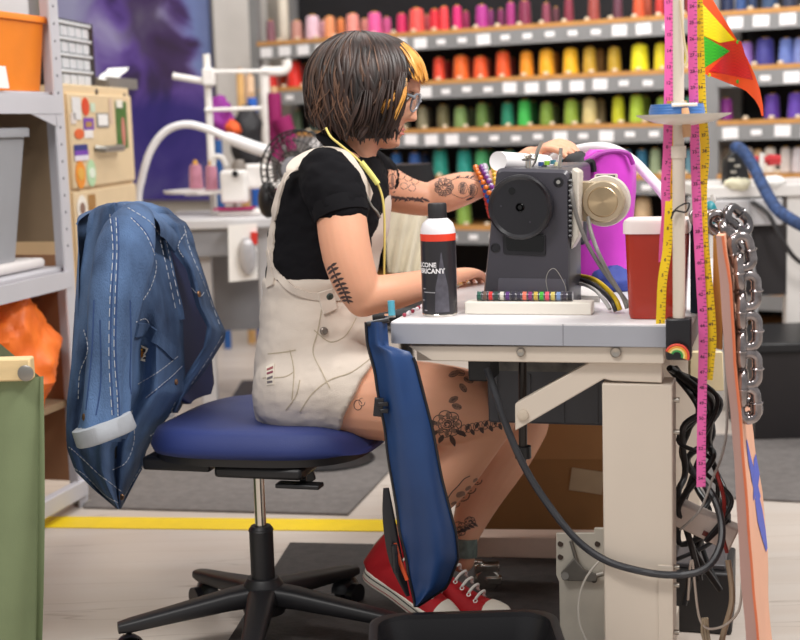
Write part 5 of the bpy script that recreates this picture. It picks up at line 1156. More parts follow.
# ============================================================ TASK CHAIR
C0 = Zp(266, 642, 0); XC = V((.963, -.271, 0)).normalized(); YC = V((.271, .963, 0)).normalized()
R_CH = Matrix((XC, YC, V((0, 0, 1)))).transposed()
def K(a, b, z): return V((C0.x, C0.y, 0))+XC*a+YC*b+V((0, 0, z))
M_cb = mat('chair_black', '1c1b1e', .45, var=.12); M_seat = mat('seat_blue', '1f2f6c', .55, var=.1, vs=6, bump=.25, bs=600, sheen=.05)
tc_ = thing('task_chair', 'blue upholstered task chair with black five star base the woman sits on', 'chair', V((C0.x, C0.y, 0)))
tip = Zp(122, 640, .085)-V((C0.x, C0.y, 0)); a_0 = radians(197); RL = .32
for k in range(5):
    a = a_0+k*2*pi/5; d = V((cos(a), sin(a), 0)); s_ = V((-sin(a), cos(a), 0)); o3 = V((C0.x, C0.y, 0))
    rings = []
    for t, z, w_, h_ in ((.02, .112, .034, .05), (.08, .108, .03, .044), (.2, .092, .024, .034), (.292, .08, .021, .028), (RL, .077, .016, .022)):
        c = o3+d*t+V((0, 0, z)); rings.append([c+s_*w_*math.copysign(abs(cos(q))**.6, cos(q))+V((0, 0, h_/2*math.copysign(abs(sin(q))**.6, sin(q)))) for q in [2*pi*j/16 for j in range(16)]])
    lg = MB().loft(rings).build('base_leg', M_cb, tc_)
    ca = o3+d*(RL-.022)
    cs_ = MB()
    for e in (-1, 1): cs_.cyl(ca+s_*e*.006+V((0, 0, .0265)), ca+s_*e*.026+V((0, 0, .0265)), .026, n=20)
    cs_.cyl(ca+V((0, 0, .03)), ca+V((0, 0, .07)), .006).tube([ca+d*.026*cos(q)+V((0, 0, .03+.026*sin(q))) for q in [pi*j/8 for j in range(9)]], .006, 6, flat=(4.6, 1))
    cs_.build('caster', M_mblk, lg)
MB().lathe([(.045, .07), (.05, .09), (.05, .125), (.034, .15)], (C0.x, C0.y, 0), n=28).build('hub', M_cb, tc_)
zA = OP(265, 528, V((C0.x, C0.y, 0)), V((0, 1, 0))).z
MB().cyl((C0.x, C0.y, .12), (C0.x, C0.y, zA), .0265, n=24).cyl((C0.x, C0.y, zA-.004), (C0.x, C0.y, zA+.006), .028, .022, n=24).build('column_sleeve', M_cb, tc_, ang=30)
MB().cyl((C0.x, C0.y, zA), (C0.x, C0.y, zA+.16), .0125, n=20).build('gas_rod', M_chrome, tc_)
ZS = .475
sc_ = V(Zp(270, 418, ZS))-V((C0.x, C0.y, 0)); sa, sb = sc_.dot(XC), sc_.dot(YC)
sa = onC if False else sa
def seat_ring(k, z, n=48, ex=.62, droop=0.):
    out = []
    for j in range(n):
        t = 2*pi*j/n; u = math.copysign(abs(cos(t))**ex, cos(t)); v_ = math.copysign(abs(sin(t))**ex, sin(t))
        zz = z-droop*max(0, u*k-.55)**2*.35+.012*(abs(v_)*k)**2*(1 if z > ZS-.02 else 0)
        out.append(K(sa+.01+.254*u*k, sb+.235*v_*k*(1-.06*u), zz))
    return out
MB().loft([seat_ring(.9, ZS-.044), seat_ring(.98, ZS-.042), seat_ring(1.0, ZS-.03, droop=.3), seat_ring(.99, ZS-.02, droop=.5), seat_ring(.95, ZS-.002, droop=.6), seat_ring(.86, ZS+.006, droop=.6), seat_ring(.6, ZS+.006), seat_ring(.3, ZS+.002), seat_ring(.05, ZS)]).build('seat', M_seat, tc_, ang=80)
MB().loft([seat_ring(.8, ZS-.07), seat_ring(.95, ZS-.06), seat_ring(.965, ZS-.04)]).build('seat_pan', M_cb, tc_, ang=60)
MB().box(K(0.02, 0, ZS-.076), (.2, .12, .026), R_CH).build('mechanism', M_cb, tc_, bevel=.008)
MB().tube([PT(290, 462, .3)*1, K(.07, -.1, ZS-.13), K(.09, -.16, ZS-.155)], .012, 8).box(K(.085, -.17, ZS-.163), (.09, .05, .012), R_CH).build('lever', M_cb, tc_, bevel=.003) if False else MB().tube([K(.06, .02, ZS-.08), K(.1, .0, ZS-.085), K(.11, -.02, ZS-.1)], .008, 8, sm=4).box(K(.105, -.03, ZS-.105), (.1, .035, .01), R_CH).build('lever', M_cb, tc_, bevel=.004)
MB().prism([P(290, 459, 3.03), P(309, 457, 3.03), P(316, 479, 3.03), P(305, 488, 3.03), P(297, 478, 3.03)], (0, .012, 0)).build('lever_plate', M_cb, tc_, bevel=.003)
MB().box(K(-.18, 0, ZS-.07), (.16, .07, .03), R_CH).box(K(-.335, 0, .52), (.025, .07, .22), R_CH).build('back_bracket', M_cb, tc_, bevel=.006)
# backrest
bX = V((-.605, 3.2, 0)); BC = bX
def B(a, b, z): return BC+XC*a+YC*b+V((0, 0, z))
rings = []
for z, hw, dx in ((.5, .15, .07), (.52, .185, .065), (.6, .2, .055), (.7, .205, .04), (.8, .21, .015), (.88, .2, -.012), (.925, .16, -.03), (.94, .11, -.035)):
    bo = .09*max(0, min(1, (.85-z)/.12)); hw -= bo*.95
    rings.append([B(dx+.028*math.copysign(abs(sin(q))**.8, sin(q))-.03*(1-abs(cos(q))**2)*0+.03*abs(cos(q))**2, bo+hw*math.copysign(abs(cos(q))**.8, cos(q)), z) for q in [2*pi*j/32 for j in range(32)]])
MB().loft(rings).build('backrest', mat('back_navy', '252f5c', .65, var=.1, vs=6, bump=.2, bs=600), tc_, ang=70)
# ============================================================ DENIM JACKET
def denim_mat():
    m = mat('denim', '263c60', .85, var=.4, vs=10, bump=.6, bs=420, col2='58759f', stretch=(1, 1, .45))
    return m
M_den = denim_mat()
jk = thing('denim_jacket', 'worn blue denim jacket draped over the back of the task chair', 'jacket', V((-.64, 3.15, .42)))
Ll = [(203, 108), (206, 98), (212, 93), (240, 85), (270, 80.5), (300, 77.5), (337, 74), (370, 70.5), (400, 67), (430, 66), (449, 67), (471, 75), (490, 94), (509, 117)]
Rl = [(203, 128), (206, 140), (212, 152), (243, 164), (280, 174), (318, 183), (351, 184), (392, 186), (404, 178), (420, 166), (440, 152), (452, 146), (467, 143), (490, 131), (509, 121)]
def jp(s, y, off=0.):
    l = lerp_(Ll, y); r = lerp_(Rl, y)
    g = (y-203)/306
    dep = 2.96+.22*(abs(s-.38)/.62)**1.6 if s > .38 else 2.96+.07*((.38-s)/.38)**1.8
    dep -= .05*g
    # hanging folds: vertical, deeper toward the hem
    fold = (.014*sin(s*15+y*.012+.6*sin(y*.02))+.010*sin(s*29+y*.02+1.3))*min(1, .25+g*1.5)*(1 if .03 < s < .97 else .3)
    fold += .008*noise.noise(V((s*4, y*.02, 3)))+.004*noise.noise(V((s*11, y*.06, 7)))
    if y > 300 and s > .5:                       # crease between sleeve and pocket panel
        fold += .05*min(1, (y-300)/50)*max(0, 1-abs(s-.62)/.13)+.015*min(1, (y-300)/50)
    return P(l+(r-l)*s, y, dep+fold+off)
ysj = [203+(509-203)*i/90 for i in range(91)]
NJ = 44
jm = MB()
fr_ = [[jp(k/NJ, y) for k in range(NJ+1)] for y in ysj]; bk_ = [[jp(k/NJ, y, .006 if 0 < k < NJ else .001) for k in range(NJ+1)] for y in ysj]
jm.loft([f+b[::-1] for f, b in zip(fr_, bk_)])
near_panel = jm.build('near_front', M_den, jk, ang=80)
# the back of the jacket behind the chair back and over its top
def jb(u, v_):
    # u from near edge over to far edge, v_ from top to hem
    hw = .198+.035*v_; t = (u-.5)*2
    z = .955-.5*v_*(1-.1*u)
    a = -.075-.035*v_+.05*abs(t)**3+.012*sin(u*22+v_*3)*v_
    if v_ < .12:
        q = v_/.12; a = -.035+(a+.035)*sin(q*pi/2); z = .968-.012*q-.03*abs(t)**2.5
    else: z -= .03*abs(t)**2.5*(1-v_)
    return B(a, t*hw, z)
MB().grid(jb, 40, 40).build('back_panel', M_den, jk, ang=80)
# far front panel, hanging forward of the chair back on its far side
Lf_ = [(207, 128), (214, 150), (224, 166), (243, 166), (269, 186), (306, 196), (327, 207), (348, 203), (375, 186), (392, 180), (413, 172)]
Rf_ = [(207, 140), (214, 172), (224, 187), (243, 194), (282, 207), (306, 214), (332, 226), (340, 224.5), (370, 206), (385, 194), (413, 178)]
def fp(s, y, off=0.):
    l = lerp_(Lf_, y); r = lerp_(Rf_, y)
    dep = 3.16+.12*s-.05*sin(pi*s)+.008*sin(s*7+y*.05)+.006*noise.noise(V((s*6, y*.05, 1)))+off
    return P(l+(r-l)*s, y, dep)
ysf = [207+(413-207)*i/60 for i in range(61)]
fr_ = [[fp(k/20, y) for k in range(21)] for y in ysf]; bk_ = [[fp(k/20, y, .007 if 0 < k < 20 else .001) for k in range(21)] for y in ysf]
far_panel = MB().loft([f+b[::-1] for f, b in zip(fr_, bk_)]).build('far_front', M_den, jk, ang=80)
# yoke over the top
ypts = [(88, 262, 3.02, 4), (92, 240, 3.03, 8), (98, 224, 3.04, 12), (107, 218, 3.06, 14.5), (122, 216, 3.11, 15.5), (145, 218, 3.19, 15.5), (164, 224, 3.28, 14), (180, 236, 3.36, 11), (190, 256, 3.4, 8), (198, 280, 3.42, 4)]
yoke = MB().tube([P(*q[:3]) for q in ypts], [q[3]*q[2]/1400 for q in ypts], 22, sm=6).build('yoke', M_den, jk, ang=80, disp=lambda p, n: p+n*.006*noise.fractal(p*20, .9, 2, 3))
# collar flap and front placket
def collar(u, v_):
    a = P(140, 206, 3.12).lerp(P(186, 223, 3.30), u); b = P(160, 236, 3.05).lerp(P(188, 262, 3.26), u)
    q = a.lerp(b, v_); return q+XC*.02*sin(v_*pi)+V((0, -.012*sin(v_*pi), .004*sin(u*9)))
col = MB().grid(collar, 20, 12).build('collar', M_den, jk, ang=80)
pl_ = [(163, 240), (167, 262), (172, 285), (177, 304), (180, 320)]
plk = MB().ribbon([P(x, y, 3.175-.0004*(y-240)) for x, y in pl_], lambda t: .026*(1-.15*t), V((1, .3, .05)), .004).build('placket', M_den, jk, ang=60)
# near sleeve
sl = [(136, 216, 3.01, 19), (130, 232, 2.95, 26), (124, 258, 2.915, 30), (117, 290, 2.89, 27), (112, 325, 2.88, 24), (109, 360, 2.875, 23), (107, 395, 2.87, 23), (105, 425, 2.865, 24), (104, 434, 2.865, 24)]
sp_ = smoothpath([P(*q[:3]) for q in sl], 8); rr_ = [q.x for q in smoothpath([V((q[3]*q[2]/1400, 0, 0)) for q in sl], 8)]
rings = []
for i, (c, r_) in enumerate(zip(sp_, rr_)):
    d = (sp_[min(i+1, len(sp_)-1)]-sp_[max(i-1, 0)]).normalized(); ax = V((1, .15, 0)); ax = (ax-d*ax.dot(d)).normalized(); ay = d.cross(ax)
    g = i/len(sp_)
    ring = []
    for j in range(40):
        q = 2*pi*j/40
        f = 1+.10*g*sin(5*q+i*.05)+.05*sin(9*q+i*.12+1)*g+.10*noise.noise(V((cos(q)*1.6, sin(q)*1.6, i*.09)))
        ring.append(c+V((0, -.02*g, 0))+ax*cos(q)*r_*f+ay*sin(q)*r_*.78*f)
    rings.append(ring)
sleeve = MB().loft(rings).build('sleeve', M_den, jk, ang=80)
cf = []
cA = P(104, 429, 2.845); cd_ = V((.30, 0, -1)).normalized(); ax = V((1, .1, .30)).normalized(); ay = cd_.cross(ax).normalized()
M_lining = mat('denim_inside', 'a9adb4', .85, var=.12, vs=14, bump=.4, bs=500)
for t, f in ((-.018, 1.02), (-.016, 1.1), (.016, 1.12), (.02, 1.06), (.018, .98)):
    cf.append([cA+cd_*t+ax*cos(q)*.058*f+ay*sin(q)*.047*f*(1+.05*sin(4*q)) for q in [2*pi*j/36 for j in range(36)]])
cuff = MB().loft(cf).build('turned_cuff', M_lining, jk, ang=60)
bv = bvh_of(near_panel, sleeve, far_panel, yoke, col, plk)
M_st = mat('stitch_pale', 'b9bcc4', .7, var=.1)
M_seamd = mat('seam_dark', '2b4370', .85, var=.2, vs=30)
mb = MB()
seams = [[(116, 218), (117, 250), (115, 300), (114, 350), (117, 395), (118, 418)], [(110, 214), (113, 250), (110, 300), (109, 360), (112, 415)], [(131, 218), (146, 235), (156, 262), (152, 284), (143, 300)],
         [(84, 330), (88, 350), (80, 372), (78, 400)], [(69, 447), (82, 458), (100, 475), (122, 492)], [(74, 468), (88, 478), (104, 494), (118, 503)],
         [(136, 322), (146, 319), (152, 330), (162, 340), (172, 350)], [(138, 384), (152, 376), (166, 366), (178, 356)], [(146, 398), (160, 386), (172, 376), (182, 366)], [(150, 436), (164, 424), (176, 400)],
         [(142, 466), (130, 486), (122, 500)], [(132, 410), (134, 440), (126, 462), (112, 470)],
         [(160, 240), (167, 270), (176, 312)], [(166, 240), (172, 268), (181, 308)], [(184, 226), (190, 250), (204, 284), (220, 326)], [(128, 208), (150, 222), (160, 236)], [(186, 232), (178, 246), (184, 258)], [(222, 336), (206, 362), (190, 386)], [(192, 288), (200, 296), (204, 292)]]
for q in seams:
    mb = MB(); stitch(mb, bv, q, .0013, 2)
    if len(mb.bm.verts): mb.build('stitching', M_st, jk, smooth=False)
for q in [[(x+1.6, y) for x, y in q] for q in seams[:5]+seams[8:11]]+list(([(130, 300), (131, 340), (130, 380), (133, 410)], [(94, 300), (92, 350), (86, 410)], [(100, 320), (101, 380), (96, 415)])):
    mb = MB(); stroke(mb, bv, q, .0028, .0008)
    if len(mb.bm.verts): mb.build('seam', M_seamd, jk, smooth=False)
# pocket flap, patch, buttons
mb = MB(); stroke(mb, bv, [(136, 330), (148, 330), (160, 341), (174, 354)], .03, .005); mb.build('pocket_flap', M_den, jk, ang=60, bevel=.001)
def pad(px, py, w_, h_, hx, lift, name, rot=-.15):
    mb = MB(); dx, dy = sin(rot)*h_/2, cos(rot)*h_/2
    stroke(mb, bv, [(px-dx, py-dy), (px+dx, py+dy)], w_*3/1400, .001, lift=lift); return mb.build(name, mat('patch_'+hx, hx, .7), jk, smooth=False)
pad(144, 353.5, 9, 16, 'e6dccb', .0052, 'patch'); pad(144, 353, 6, 12, '2b2320', .0064, 'patch_field'); pad(144, 354, 4, 6, 'b5702c', .0074, 'patch_motif'); pad(143.4, 349, 2.5, 2.5, 'e0a030', .0076, 'patch_motif')
for x, y in ((84, 417), (121, 497), (176, 382), (199, 294)):
    c, n = hit(bv, x, y)
    if c: MB().lathe([(0, .002), (.006, .0025), (.0075, .001), (.0075, -.001)], c, n if n.dot(ray(x, y)) < 0 else -n, n=14).build('button', mat('copper_button', '8c6a50', .35, metal=.9), jk)
# ============================================================ THE WOMAN
M_skin = mat('skin', 'e2a687', .5, var=.04, vs=10, bump=.06, bs=180, spec=.35)
M_skin.node_tree.nodes['Principled BSDF'].inputs['Subsurface Weight'].default_value = .12
M_skin.node_tree.nodes['Principled BSDF'].inputs['Subsurface Radius'].default_value = (.02, .008, .004)
M_shirt = mat('shirt_black', '100f13', .9, var=.15, vs=10, bump=.2, bs=500, spec=.2)
M_over = mat('overall_twill', 'd9ccbf', .85, var=.04, vs=9, bump=.3, bs=480)
pr_ = thing('person', 'seated woman in black tee and beige overalls, brown bob with orange bangs, sewing', 'person', V((P(308, 400, 3.2).x, 3.2, .5)))
S1 = 1400.
FX, FY = XC, YC
def tring(y, xl, xr, hy, Yc, k=1.0, n=40, ex=.85):
    a = P(xl, y, Yc); b = P(xr, y, Yc); c = (a+b)/2; hx = (b-a).length/2*k
    return [c+FX*hx*math.copysign(abs(cos(t))**ex, cos(t))+FY*hy*k*math.copysign(abs(sin(t))**ex, sin(t)) for t in [2*pi*j/n for j in range(n)]]
TOR = [(420, 276, 345, .15, 3.2), (412, 264, 362, .17, 3.2), (398, 261, 370, .18, 3.2), (375, 260, 374, .178, 3.2), (345, 262, 371, .166, 3.2), (315, 265, 368, .152, 3.2), (290, 268, 368, .146, 3.21), (260, 270, 372, .148, 3.21),
       (230, 273, 381, .155, 3.22), (205, 278, 385, .162, 3.22), (185, 284, 385, .166, 3.22), (170, 293, 382, .158, 3.22), (158, 304, 376, .128, 3.22), (149, 316, 372, .085, 3.22), (143, 328, 372, .06, 3.22)]
def limb(mb, pts, n=20, sm=6, flat=None):
    c = [P(*p[:3]) for p in pts]; r = [p[3]*p[2]/S1 for p in pts]
    mb.tube(c, r, n, sm=sm, flat=flat)
    mb.ell(c[0], r[0]*.98, n=n, m=10); mb.ell(c[-1], r[-1]*.98, n=n, m=10)
def hand(mb, w_, f, dn, curl, thumb, sc=1.0, spread=.12, lens=(.066, .074, .069, .054)):
    """palm, four unequal bent fingers and a thumb; w_ wrist, f forward, dn palm normal, thumb side +1/-1"""
    f = f.normalized(); dn = (dn-f*dn.dot(f)).normalized(); s_ = f.cross(dn)*thumb
    rings = []
    for t, hw, hh in ((-.01, .024, .019), (.015, .029, .018), (.05, .038, .0165), (.078, .041, .0145), (.09, .037, .011)):
        c = w_+f*t*sc; rings.append([c+s_*hw*sc*math.copysign(abs(cos(q))**.8, cos(q))+dn*hh*sc*sin(q) for q in [2*pi*j/20 for j in range(20)]])
    mb.loft(rings)
    for k in range(4):
        off = (1.5-k)*.0205*sc; b = w_+f*.072*sc+s_*off
        d = (f+s_*(1.5-k)*spread*.5).normalized(); pts = [b]; L_ = lens[k]*sc; cu = curl[k] if isinstance(curl, (list, tuple)) else curl
        for seg, fr in enumerate((.25, .42, .33, .25)):
            ang = cu*(.25, .55, .8, .6)[seg]
            d = (d*cos(ang)+dn*sin(ang)).normalized(); pts.append(pts[-1]+d*L_*fr)
        mb.tube(pts, [.0098*sc, .0098*sc, .009*sc, .0082*sc, .0062*sc], 12, sm=4); mb.ell(pts[-1], .0062*sc, n=10, m=8)
    b = w_+f*.022*sc+s_*.026*sc; d = (f*.75+s_*.65+dn*.35).normalized()
    pts = [b, b+d*.034*sc]; d2 = (f*.95+s_*.2+dn*.4).normalized(); pts += [pts[-1]+d2*.03*sc, pts[-1]+d2*.03*sc+(d2+dn*.3).normalized()*.024*sc]
    mb.tube(pts, [.014*sc, .0125*sc, .0102*sc, .0075*sc], 12, sm=4); mb.ell(pts[-1], .0075*sc, n=10, m=8)
# ---- head
HC = P(377, 89, 3.22); hp = radians(20)
hF = (FX*1.0+V((0, 0, 0))); hF = V((1, -.10, 0)).normalized(); hS = V((-hF.y, hF.x, 0)); hU = V((0, 0, 1))
hF, hU = (hF*cos(hp)-hU*sin(hp)), (hU*cos(hp)+hF*sin(hp))
HT = [(-.122, .060, .02, .02), (-.116, .074, .012, .028), (-.104, .083, -.004, .040), (-.085, .085, -.028, .052), (-.06, .083, -.055, .060), (-.03, .084, -.078, .067), (0, .086, -.092, .071), (.03, .091, -.098, .073), (.06, .087, -.095, .070), (.085, .069, -.08, .058), (.103, .038, -.048, .036), (.112, .008, -.012, .012)]
def g(x, s_): return exp(-(x/s_)**2)
def headring(z, n=72):
    f, b, w_ = interp(HT, z); c = (f+b)/2; h = (f-b)/2; out = []
    for j in range(n):
        t = 2*pi*j/n; ta = t if t <= pi else t-2*pi
        x = h*cos(t); y = w_*math.copysign(abs(sin(t))**.9, sin(t)); rr = 0
        # nose
        nb = 0
        if z < .02:
            up = min(1, max(0, (.02-z)/.058)); dn_ = 1 if z > -.040 else max(0, 1-(-.040-z)/.010)
            nb = (.003+.024*up**1.25)*dn_
        rr += nb*g(ta, .16+.10*max(0, min(1, (-z)/.04)))
        rr += .005*g(ta, .5)*g(z-.024, .012)                                   # brow
        rr -= .011*(g(ta-.42, .17)+g(ta+.42, .17))*g(z-.004, .014)              # sockets
        rr += .0075*g(ta, .30)*g(z+.0665, .0045)+.0065*g(ta, .26)*g(z+.0775, .005)-.003*g(ta, .34)*g(z+.0722, .0022)
        rr += .007*g(ta, .34)*g(z+.104, .011)-.003*g(ta, .4)*g(z+.088, .006)
        rr += .003*(g(ta-.8, .3)+g(ta+.8, .3))*g(z+.03, .02)
        out.append(HC+hF*(c+x+rr*cos(t))+hS*(y+rr*sin(t))+hU*z)
    return out
zs_ = [-.122+.234*i/84 for i in range(85)]
body = MB()
body.loft([tring(*t[:5], k=.9) for t in TOR])
body.loft([headring(z) for z in zs_])
# ear
for e in (-1, 1): body.ell(HC+hS*e*.071-hF*.012-hU*.012, (.012, .02, .03), Matrix((hS, hF, hU)).transposed(), n=14, m=10)
limb(body, [(349, 158, 3.22, 27), (354, 146, 3.22, 24), (360, 130, 3.22, 23.5), (366, 112, 3.22, 24)])
# near arm
limb(body, [(330, 184, 3.05, 27), (340, 212, 3.02, 25.5), (344, 238, 3.0, 25.5), (349, 262, 2.99, 25), (357, 285, 2.985, 22.5), (363, 299, 2.985, 19)])
limb(body, [(364, 298, 2.985, 18.5), (380, 294, 3.0, 19), (397, 291, 3.03, 18), (425, 284, 3.12, 14.5), (450, 277, 3.2, 11)])
wn = P(452, 276.5, 3.205)
hand(body, wn, P(480, 270, 3.34)-wn, V((.1, .1, -1)), (.35, .4, .45, .5), 1, .95)
# far arm
limb(body, [(368, 178, 3.38, 26), (386, 188, 3.42, 22.5), (408, 196, 3.43, 18.5), (428, 200, 3.44, 16.5)])
limb(body, [(428, 200, 3.44, 16.3), (446, 194, 3.44, 18.3), (466, 188, 3.44, 16.5), (484, 184, 3.44, 12), (496, 179, 3.43, 10.5)])
wf = P(503, 176, 3.43); kn = P(548, 154, 3.36)
limb(body, [(494, 180, 3.43, 11), (506, 174, 3.43, 10.5)])
wf2 = P(531, 157, 3.40)
limb(body, [(503, 175.5, 3.43, 10.5), (531, 157, 3.40, 11)])
hand(body, wf2, P(562, 141, 3.33)-wf2, V((.25, .1, -1)), (.75, .8, .85, .95), -1, .95)
# legs
limb(body, [(315, 395, 3.08, 40), (360, 398, 3.05, 41), (410, 402, 3.02, 42), (455, 406, 3.01, 39), (486, 412, 3.01, 30)])
limb(body, [(490, 413, 3.02, 29), (474, 440, 3.03, 27), (449, 474, 3.04, 27), (425, 508, 3.05, 20), (404, 545, 3.06, 14.5), (398, 562, 3.07, 14)])
limb(body, [(318, 392, 3.34, 38), (400, 398, 3.33, 40), (470, 406, 3.32, 37), (520, 418, 3.32, 29)])
limb(body, [(523, 421, 3.32, 27.5), (510, 446, 3.3, 27), (490, 474, 3.28, 27.5), (474, 510, 3.25, 20), (464, 540, 3.21, 14), (462, 560, 3.2, 13.5)])
bodyo = body.build('body', M_skin, pr_, remesh=.0045, smi=3, ang=180)
# ---- shirt
sh = MB()
sh.loft([tring(*t[:5], k=1.0) for t in TOR if 155 < t[0] < 300])
limb(sh, [(326, 176, 3.06, 29), (334, 192, 3.04, 31.5), (340, 206, 3.02, 29.5)])
q0 = [P(334, 190, 3.04), P(341, 214, 3.015)]
sh.tube(q0, [.0655, .0585], 28)
limb(sh, [(362, 172, 3.36, 26), (374, 180, 3.41, 27)]); sh.tube([P(368, 178, 3.39), P(384, 185, 3.42)], [.064, .058], 24)
def wrinkle(am, fr, st=(1, 1, 1)):
    return lambda p, n: p+n*am*noise.fractal(V((p.x*st[0], p.y*st[1], p.z*st[2]))*fr, .9, 2, 4)
sho = sh.build('shirt', M_shirt, pr_, remesh=.006, smi=4, ang=180, disp=wrinkle(.005, 22, (1, 1, 1.6)))
hA, hB = P(339.5, 206, 3.02), P(341.5, 214, 3.013); hD = (hB-hA).normalized(); HM = axmat(hD)
MB().loft([[hA.lerp(hB, t)+HM @ V((cos(q)*r_, sin(q)*r_*.98, 0)) for q in [2*pi*j/40 for j in range(40)]] for t, r_ in ((-.6, .058), (-.3, .0615), (1.45, .0605), (1.5, .0585), (1.2, .056))], caps=False).build('sleeve_hem', M_shirt, sho, ang=60)
# collar of the polo
cc_ = P(349, 155, 3.215); cn = V((.68, 0, .73)).normalized(); CM = axmat(cn, V((1, 0, 0)))
co = []
for r_, h_ in ((.072, -.02), (.078, -.016), (.068, .016), (.063, .018), (.064, .012), (.07, -.018)):
    co.append([cc_+CM @ V((cos(t)*r_*1.05, sin(t)*r_*1.12, h_+.010*sin(t)*0)) for t in [2*pi*j/40 for j in range(40)]])
MB().loft(co, caps=False).build('collar', M_shirt, sho, ang=60)
# ---- overalls
ov = MB()
ov.loft([tring(*t[:4], t[4], k=1.02) for t in TOR if t[0] >= 285][::1]+[tring(278, 268, 371, .15, 3.21, k=1.045), tring(272, 269, 372, .15, 3.21, k=1.0)])
def hem(mb, pts, r): mb.tube([P(*p) for p in pts], r, 28)
hem(ov, [(296, 392, 3.09), (318, 391, 3.07), (344, 387, 3.055), (361, 396, 3.045)], [.103, .107, .107, .104]); ov.ell(P(298, 392, 3.09), .103, n=24, m=14)
hem(ov, [(318, 388, 3.33), (350, 392, 3.33), (386, 394, 3.33)], [.098, .097, .096])
ovo = ov.build('overalls', M_over, pr_, remesh=.006, smi=3, ang=180, disp=wrinkle(.004, 11, (1, 1, 1.5)))
# dip the side opening: bib front panel and back panel rise above the waist
bvS = bvh_of(sho, ovo)
def bib(u, v_):
    y = 196+84*u; c = P(interp([(190, 371), (205, 373), (230, 372), (260, 368), (290, 366)], y)[0], y, 3.22)
    xr = interp([(196, 386), (205, 387), (230, 385), (260, 375), (285, 371)], y)[0]
    t = (v_-.5)*2; q = P(xr, y, 3.22)
    return q+FY*.1*t-FX*(.022*t*t+.006)+FX*.008
MB().grid(bib, 24, 24).build('bib', M_over, ovo, ang=80)
bk = MB()
stroke(bk, bvS, [(271, 286), (271, 262), (272, 240), (275, 215), (281, 190), (288, 175)], .026, .005)
bk.ribbon([P(284, 183, 3.055), P(290, 171, 3.06), P(301, 160, 3.085), P(316, 153, 3.10), P(332, 151.5, 3.10), P(346, 157, 3.085), P(356, 169, 3.08), P(365, 184, 3.085), P(371, 198, 3.12)], .028, V((.25, .62, .6)), .003)
bk.build('strap', M_over, ovo, ang=60)
rim = MB()
stroke(rim, bvS, [(269, 250), (273, 268), (284, 282), (300, 292), (322, 297), (345, 296)], .016, .006)
rim.build('side_binding', M_over, ovo, ang=60)
bvO = bvh_of(ovo, bodyo, sho)
M_seam = mat('seam_beige', 'b3a58f', .85); 
sm_ = MB()
for q in ([(323, 300), (318, 330), (313, 352), (322, 372), (330, 388)], [(263, 378), (284, 377), (294, 372)], [(290, 350), (294, 372), (292, 400)], [(268, 354), (285, 352), (296, 350)], [(300, 412), (312, 394), (330, 380), (352, 372), (374, 356)], [(300, 380), (296, 396), (286, 410)], [(314, 330), (330, 342), (345, 336), (356, 318)]):
    stroke(sm_, bvO, q, .0022, .0012)
sm_.build('seam_line', M_seam, ovo, smooth=False)
fl_ = MB(); stroke(fl_, bvO, [(325, 290), (327, 300), (330, 312)], .036, .006); fl_.build('side_tab', M_over, ovo, ang=60, bevel=.002)
for x, y, hx in ((323.5, 331, '8a8078'), (329, 296, '4c5652')):
    c, n = hit(bvO, x, y)
    if c:
        n = n if n.dot(ray(x, y)) < 0 else -n
        MB().lathe([(0, .004), (.006, .005), (.0085, .003), (.009, 0), (.009, -.003)], c+n*.004, n, n=18).build('button', mat('btn_'+hx, hx, .35, metal=.6), ovo)
def opad(px, py, w_, h_, hx, lift, name):
    mb = MB(); stroke(mb, bvO, [(px, py-h_/2), (px, py+h_/2)], w_*3/1400, .001, lift=lift); return mb.build(name, mat('tag_'+hx, hx, .7), ovo, smooth=False)
opad(270.5, 375, 10, 20, 'e3d8c8', .001, 'woven_tag')
for y, hx in ((369, '9c5a5c'), (373, '8a4a58'), (378, '6e6468'), (382, '6e6468')): opad(270.5, y, 7.5, 2, hx, .002, 'tag_print')
# ---- tattoos: fine ink lines on the skin
bvB = bvh_of(bodyo)
M_ink = mat('tattoo_ink', '4b3a38', .6, var=.15, vs=60); M_ink2 = mat('tattoo_shade', '94705f', .6, var=.2, vs=90)
def leaf(mb, x, y, ang, L_, w_):
    p = [(x+cos(ang)*L_*t, y+sin(ang)*L_*t) for t in (0, .25, .5, .75, 1)]
    stroke(mb, bvB, p, lambda t: .0004+w_*3.1/1400*sin(pi*min(1, t*.9+.08)), .0005, sm=3)
def arc(mb, x, y, rx, ry, a0, a1, wd=.0016, rot=0):
    pts = []
    for k in range(9):
        t = a0+(a1-a0)*k/8; u, v_ = rx*cos(t), ry*sin(t); pts.append((x+u*cos(rot)-v_*sin(rot), y+u*sin(rot)+v_*cos(rot)))
    stroke(mb, bvB, pts, wd, .0005, sm=2)
def rose(mb, x, y, r):
    for k in range(7):
        a = k*.9; arc(mb, x+.62*r*cos(a), y+.62*r*sin(a), r*.5, r*.42, a-1.9, a+1.9, .0018, 0)
    for q in (.2, .36, .52): arc(mb, x, y, r*q, r*q*.85, q*9, q*9+4.4, .0017)
random.seed(4)
ink = MB()   # laurel on the near upper arm
st = [(331, 266), (335, 275), (340, 284), (344, 292), (347, 300)]
stroke(ink, bvB, st, .0016, .0005)
for i, (x, y) in enumerate(smoothpath([V((a, b, 0)) for a, b in st], 2)[:, ] if False else [(p.x, p.y) for p in smoothpath([V((a, b, 0)) for a, b in st], 2)]):
    leaf(ink, x, y, -.5+.1*i, 6.5, 2.6); leaf(ink, x, y, 2.3+.08*i, 6, 2.6); leaf(ink, x, y, 1.0, 4.5, 2.2)
ink.build('tattoo', M_ink, bodyo)
ink = MB(); sd_ = MB()  # far arm sketch: leaves, little frames, bloom
